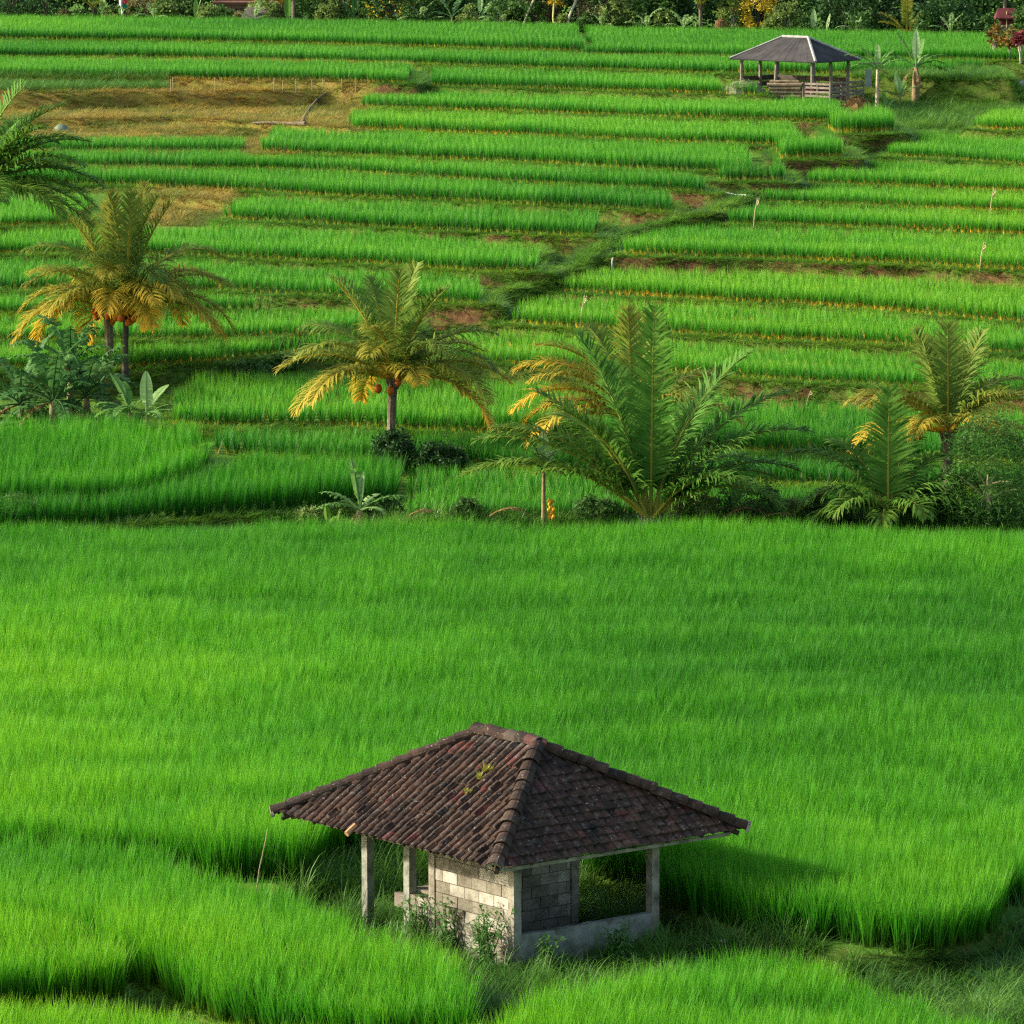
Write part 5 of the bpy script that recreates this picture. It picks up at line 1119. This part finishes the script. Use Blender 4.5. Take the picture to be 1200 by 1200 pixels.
for k in range(70):
    az=U(0,6.28); l=U(.5,1.0); t.tube([(0,0,.9),(math.cos(az)*.25*U(.5,1),math.sin(az)*.25,.8),(math.cos(az)*.32,math.sin(az)*.3,.9-l)],[.02,.02,.006],4,0,False)
o=t.build('dry_frond_bundle',rough_mat('dry_frond',[(.3,(.16,.07,.03)),(.7,(.30,.16,.07))],5,3,.9,.2)); o.location=b; tag(o,'hanging bundle of rusty dry fronds left of the yellow tree','dry fronds')
# hanging cloth on a pole
b=tl(145,.3); t=thing('hanging_cloth',b,'red, white and green cloths hung on a short pole at the top of the field','cloth'); m=MB(); m.tube([(0,0,0),(0,0,1.9)],.025,6); m.build('pole',STRAWP,t)
def cloth(x0,x1,z0,z1,name,m_):
    m=MB(); vs=[]
    for i in range(7):
        for j in range(5): vs.append((x0+(x1-x0)*j/4+.02*math.sin(i),-.06+.05*math.sin(j*1.9+i*.7),z0+(z1-z0)*i/6+.03*math.sin(j*2.0)))
    m.add(vs,[(i*5+j,i*5+j+1,i*5+j+6,i*5+j+5) for i in range(6) for j in range(4)]); m.build(name,m_,t)
cloth(-.16,.02,1.0,1.75,'white_cloth',WHITE); cloth(-.02,.26,1.12,1.62,'red_cloth',REDC); cloth(.02,.28,.88,1.08,'green_cloth',GRNC); cloth(-.04,.04,.6,.95,'white_cloth',WHITE)
# brown roofed house behind the bushes
b=tl(296,5.0); h=thing('brown_roofed_house',b,'low house with a brown tiled roof behind the bushes at the top left','house'); m=MB(); m.box((0,0,.55),3.2,2.6,1.1); w_=m.build('wall',PINKW,h)
def gable(parent,mt,hw,hd,z0,z1,th=.08,name='roof',yr=0.0):
    m=MB(); v=[(-hw,-hd,z0),(hw,-hd,z0),(hw*.72,yr,z1),(-hw*.72,yr,z1),(-hw,hd,z0),(hw,hd,z0)]; v2=[(a,b,c+th) for a,b,c in v]
    m.add(v+v2,[(6,7,8,9),(9,8,11,10),(7,11,8),(6,9,10),(0,3,2,1),(3,4,5,2),(1,2,5),(0,4,3),(0,1,7,6),(4,10,11,5),(1,5,11,7),(0,6,10,4)]); return m.build(name,mt,parent)
rfh=gable(h,BRNROOF,2.0,1.8,1.08,2.1)
rg=MB()
for k in range(7): 
    t_=k/7; rg.box((0,-1.8+1.8*t_-.02,1.08+1.02*t_+.10),3.9-1.1*t_,.06,.05)
rg.build('tile_course',BRNROOF,rfh)
m=MB(); m.box((-.5,-1.32,.5),.6,.06,.7); dr=m.build('window',WOODD,h); m=MB(); m.box((.7,-1.32,.45),.6,.06,.9); m.build('door',WOODG,h)
b=tl(305,.9); h=thing('thatched_lean_to',b,'low grey thatched lean-to in front of the brown roofed house','lean-to'); gable(h,THATCH,.95,.7,.35,.95,.1)
for sx in (-.6,.6):
    for sy in (-.45,.45):
        m=MB(); m.tube([(sx,sy,-.1),(sx,sy,.45)],.05,6); m.build('post',WOODD,h)
# little shrine
b=tl(1177,1.3); h=thing('roadside_shrine',b,'little shrine with a dark red hip roof at the right end of the tree line','shrine'); m=MB(); m.box((0,0,.35),.62,.55,.7); m.box((0,0,.75),.72,.62,.1); m.build('base',PINKW,h); m=MB(); m.box((0,.12,.95),.55,.3,.32); m.build('cabinet',REDROOF,h); gable(h,REDROOF,.6,.5,1.12,1.6,.05)
for sx in (-.28,.28):
    for sy in (-.22,.22): m=MB(); m.tube([(sx,sy,.8),(sx,sy,1.16)],.035,6); m.build('post',REDROOF,h)
m=MB(); m.tube([(-.02,-.3,0),(-.02,-.3,1.5)],.03,6); m.build('front_pole',STRAWP,h)

# ------------------------------------------------------------------ light, camera, world
EL=R(25); sv=np.array([-.99,.03]); sv/=np.linalg.norm(sv)
S=np.array([sv[0]*math.cos(EL),sv[1]*math.cos(EL),math.sin(EL)])
w=bpy.data.worlds.new('World'); sc.world=w; w.use_nodes=True; N=w.node_tree.nodes; L=w.node_tree.links
sk=N.new('ShaderNodeTexSky'); sk.sky_type='NISHITA'; sk.sun_disc=False; sk.sun_elevation=EL; sk.sun_rotation=math.atan2(sv[0],sv[1]); sk.air_density=1.0; sk.dust_density=2.5
L.new(sk.outputs[0],N['Background'].inputs[0]); N['Background'].inputs[1].default_value=.15
ld=bpy.data.lights.new('sun','SUN'); ld.energy=4.4; ld.angle=R(3); ld.color=(1,.92,.78)
lo=bpy.data.objects.new('sun',ld); COL.objects.link(lo)
import mathutils
lo.rotation_euler=mathutils.Vector((-S[0],-S[1],-S[2])).to_track_quat('-Z','Y').to_euler(); lo.location=(-30,60,60)
cd=bpy.data.cameras.new('camera'); cam=bpy.data.objects.new('camera',cd); COL.objects.link(cam); sc.camera=cam
cam.location=(0,0,CAMZ); cam.rotation_euler=(R(90)-PITCH,0,0); cd.sensor_fit='HORIZONTAL'; cd.angle=R(12.0); cd.clip_end=20000; cd.clip_start=1
sc.view_settings.view_transform='Standard'; sc.view_settings.look='None'; sc.view_settings.exposure=.92; sc.view_settings.gamma=1; sc.view_settings.use_curve_mapping=False
sc.render.engine='CYCLES'; cy=sc.cycles; cy.max_bounces=4; cy.diffuse_bounces=3; cy.glossy_bounces=1; cy.transmission_bounces=3; cy.transparent_max_bounces=4; cy.use_denoising=False; cy.filter_width=1.3; cy.use_adaptive_sampling=False; cy.sample_clamp_indirect=2.5
try: cy.denoiser='OPENIMAGEDENOISE'
except Exception: pass
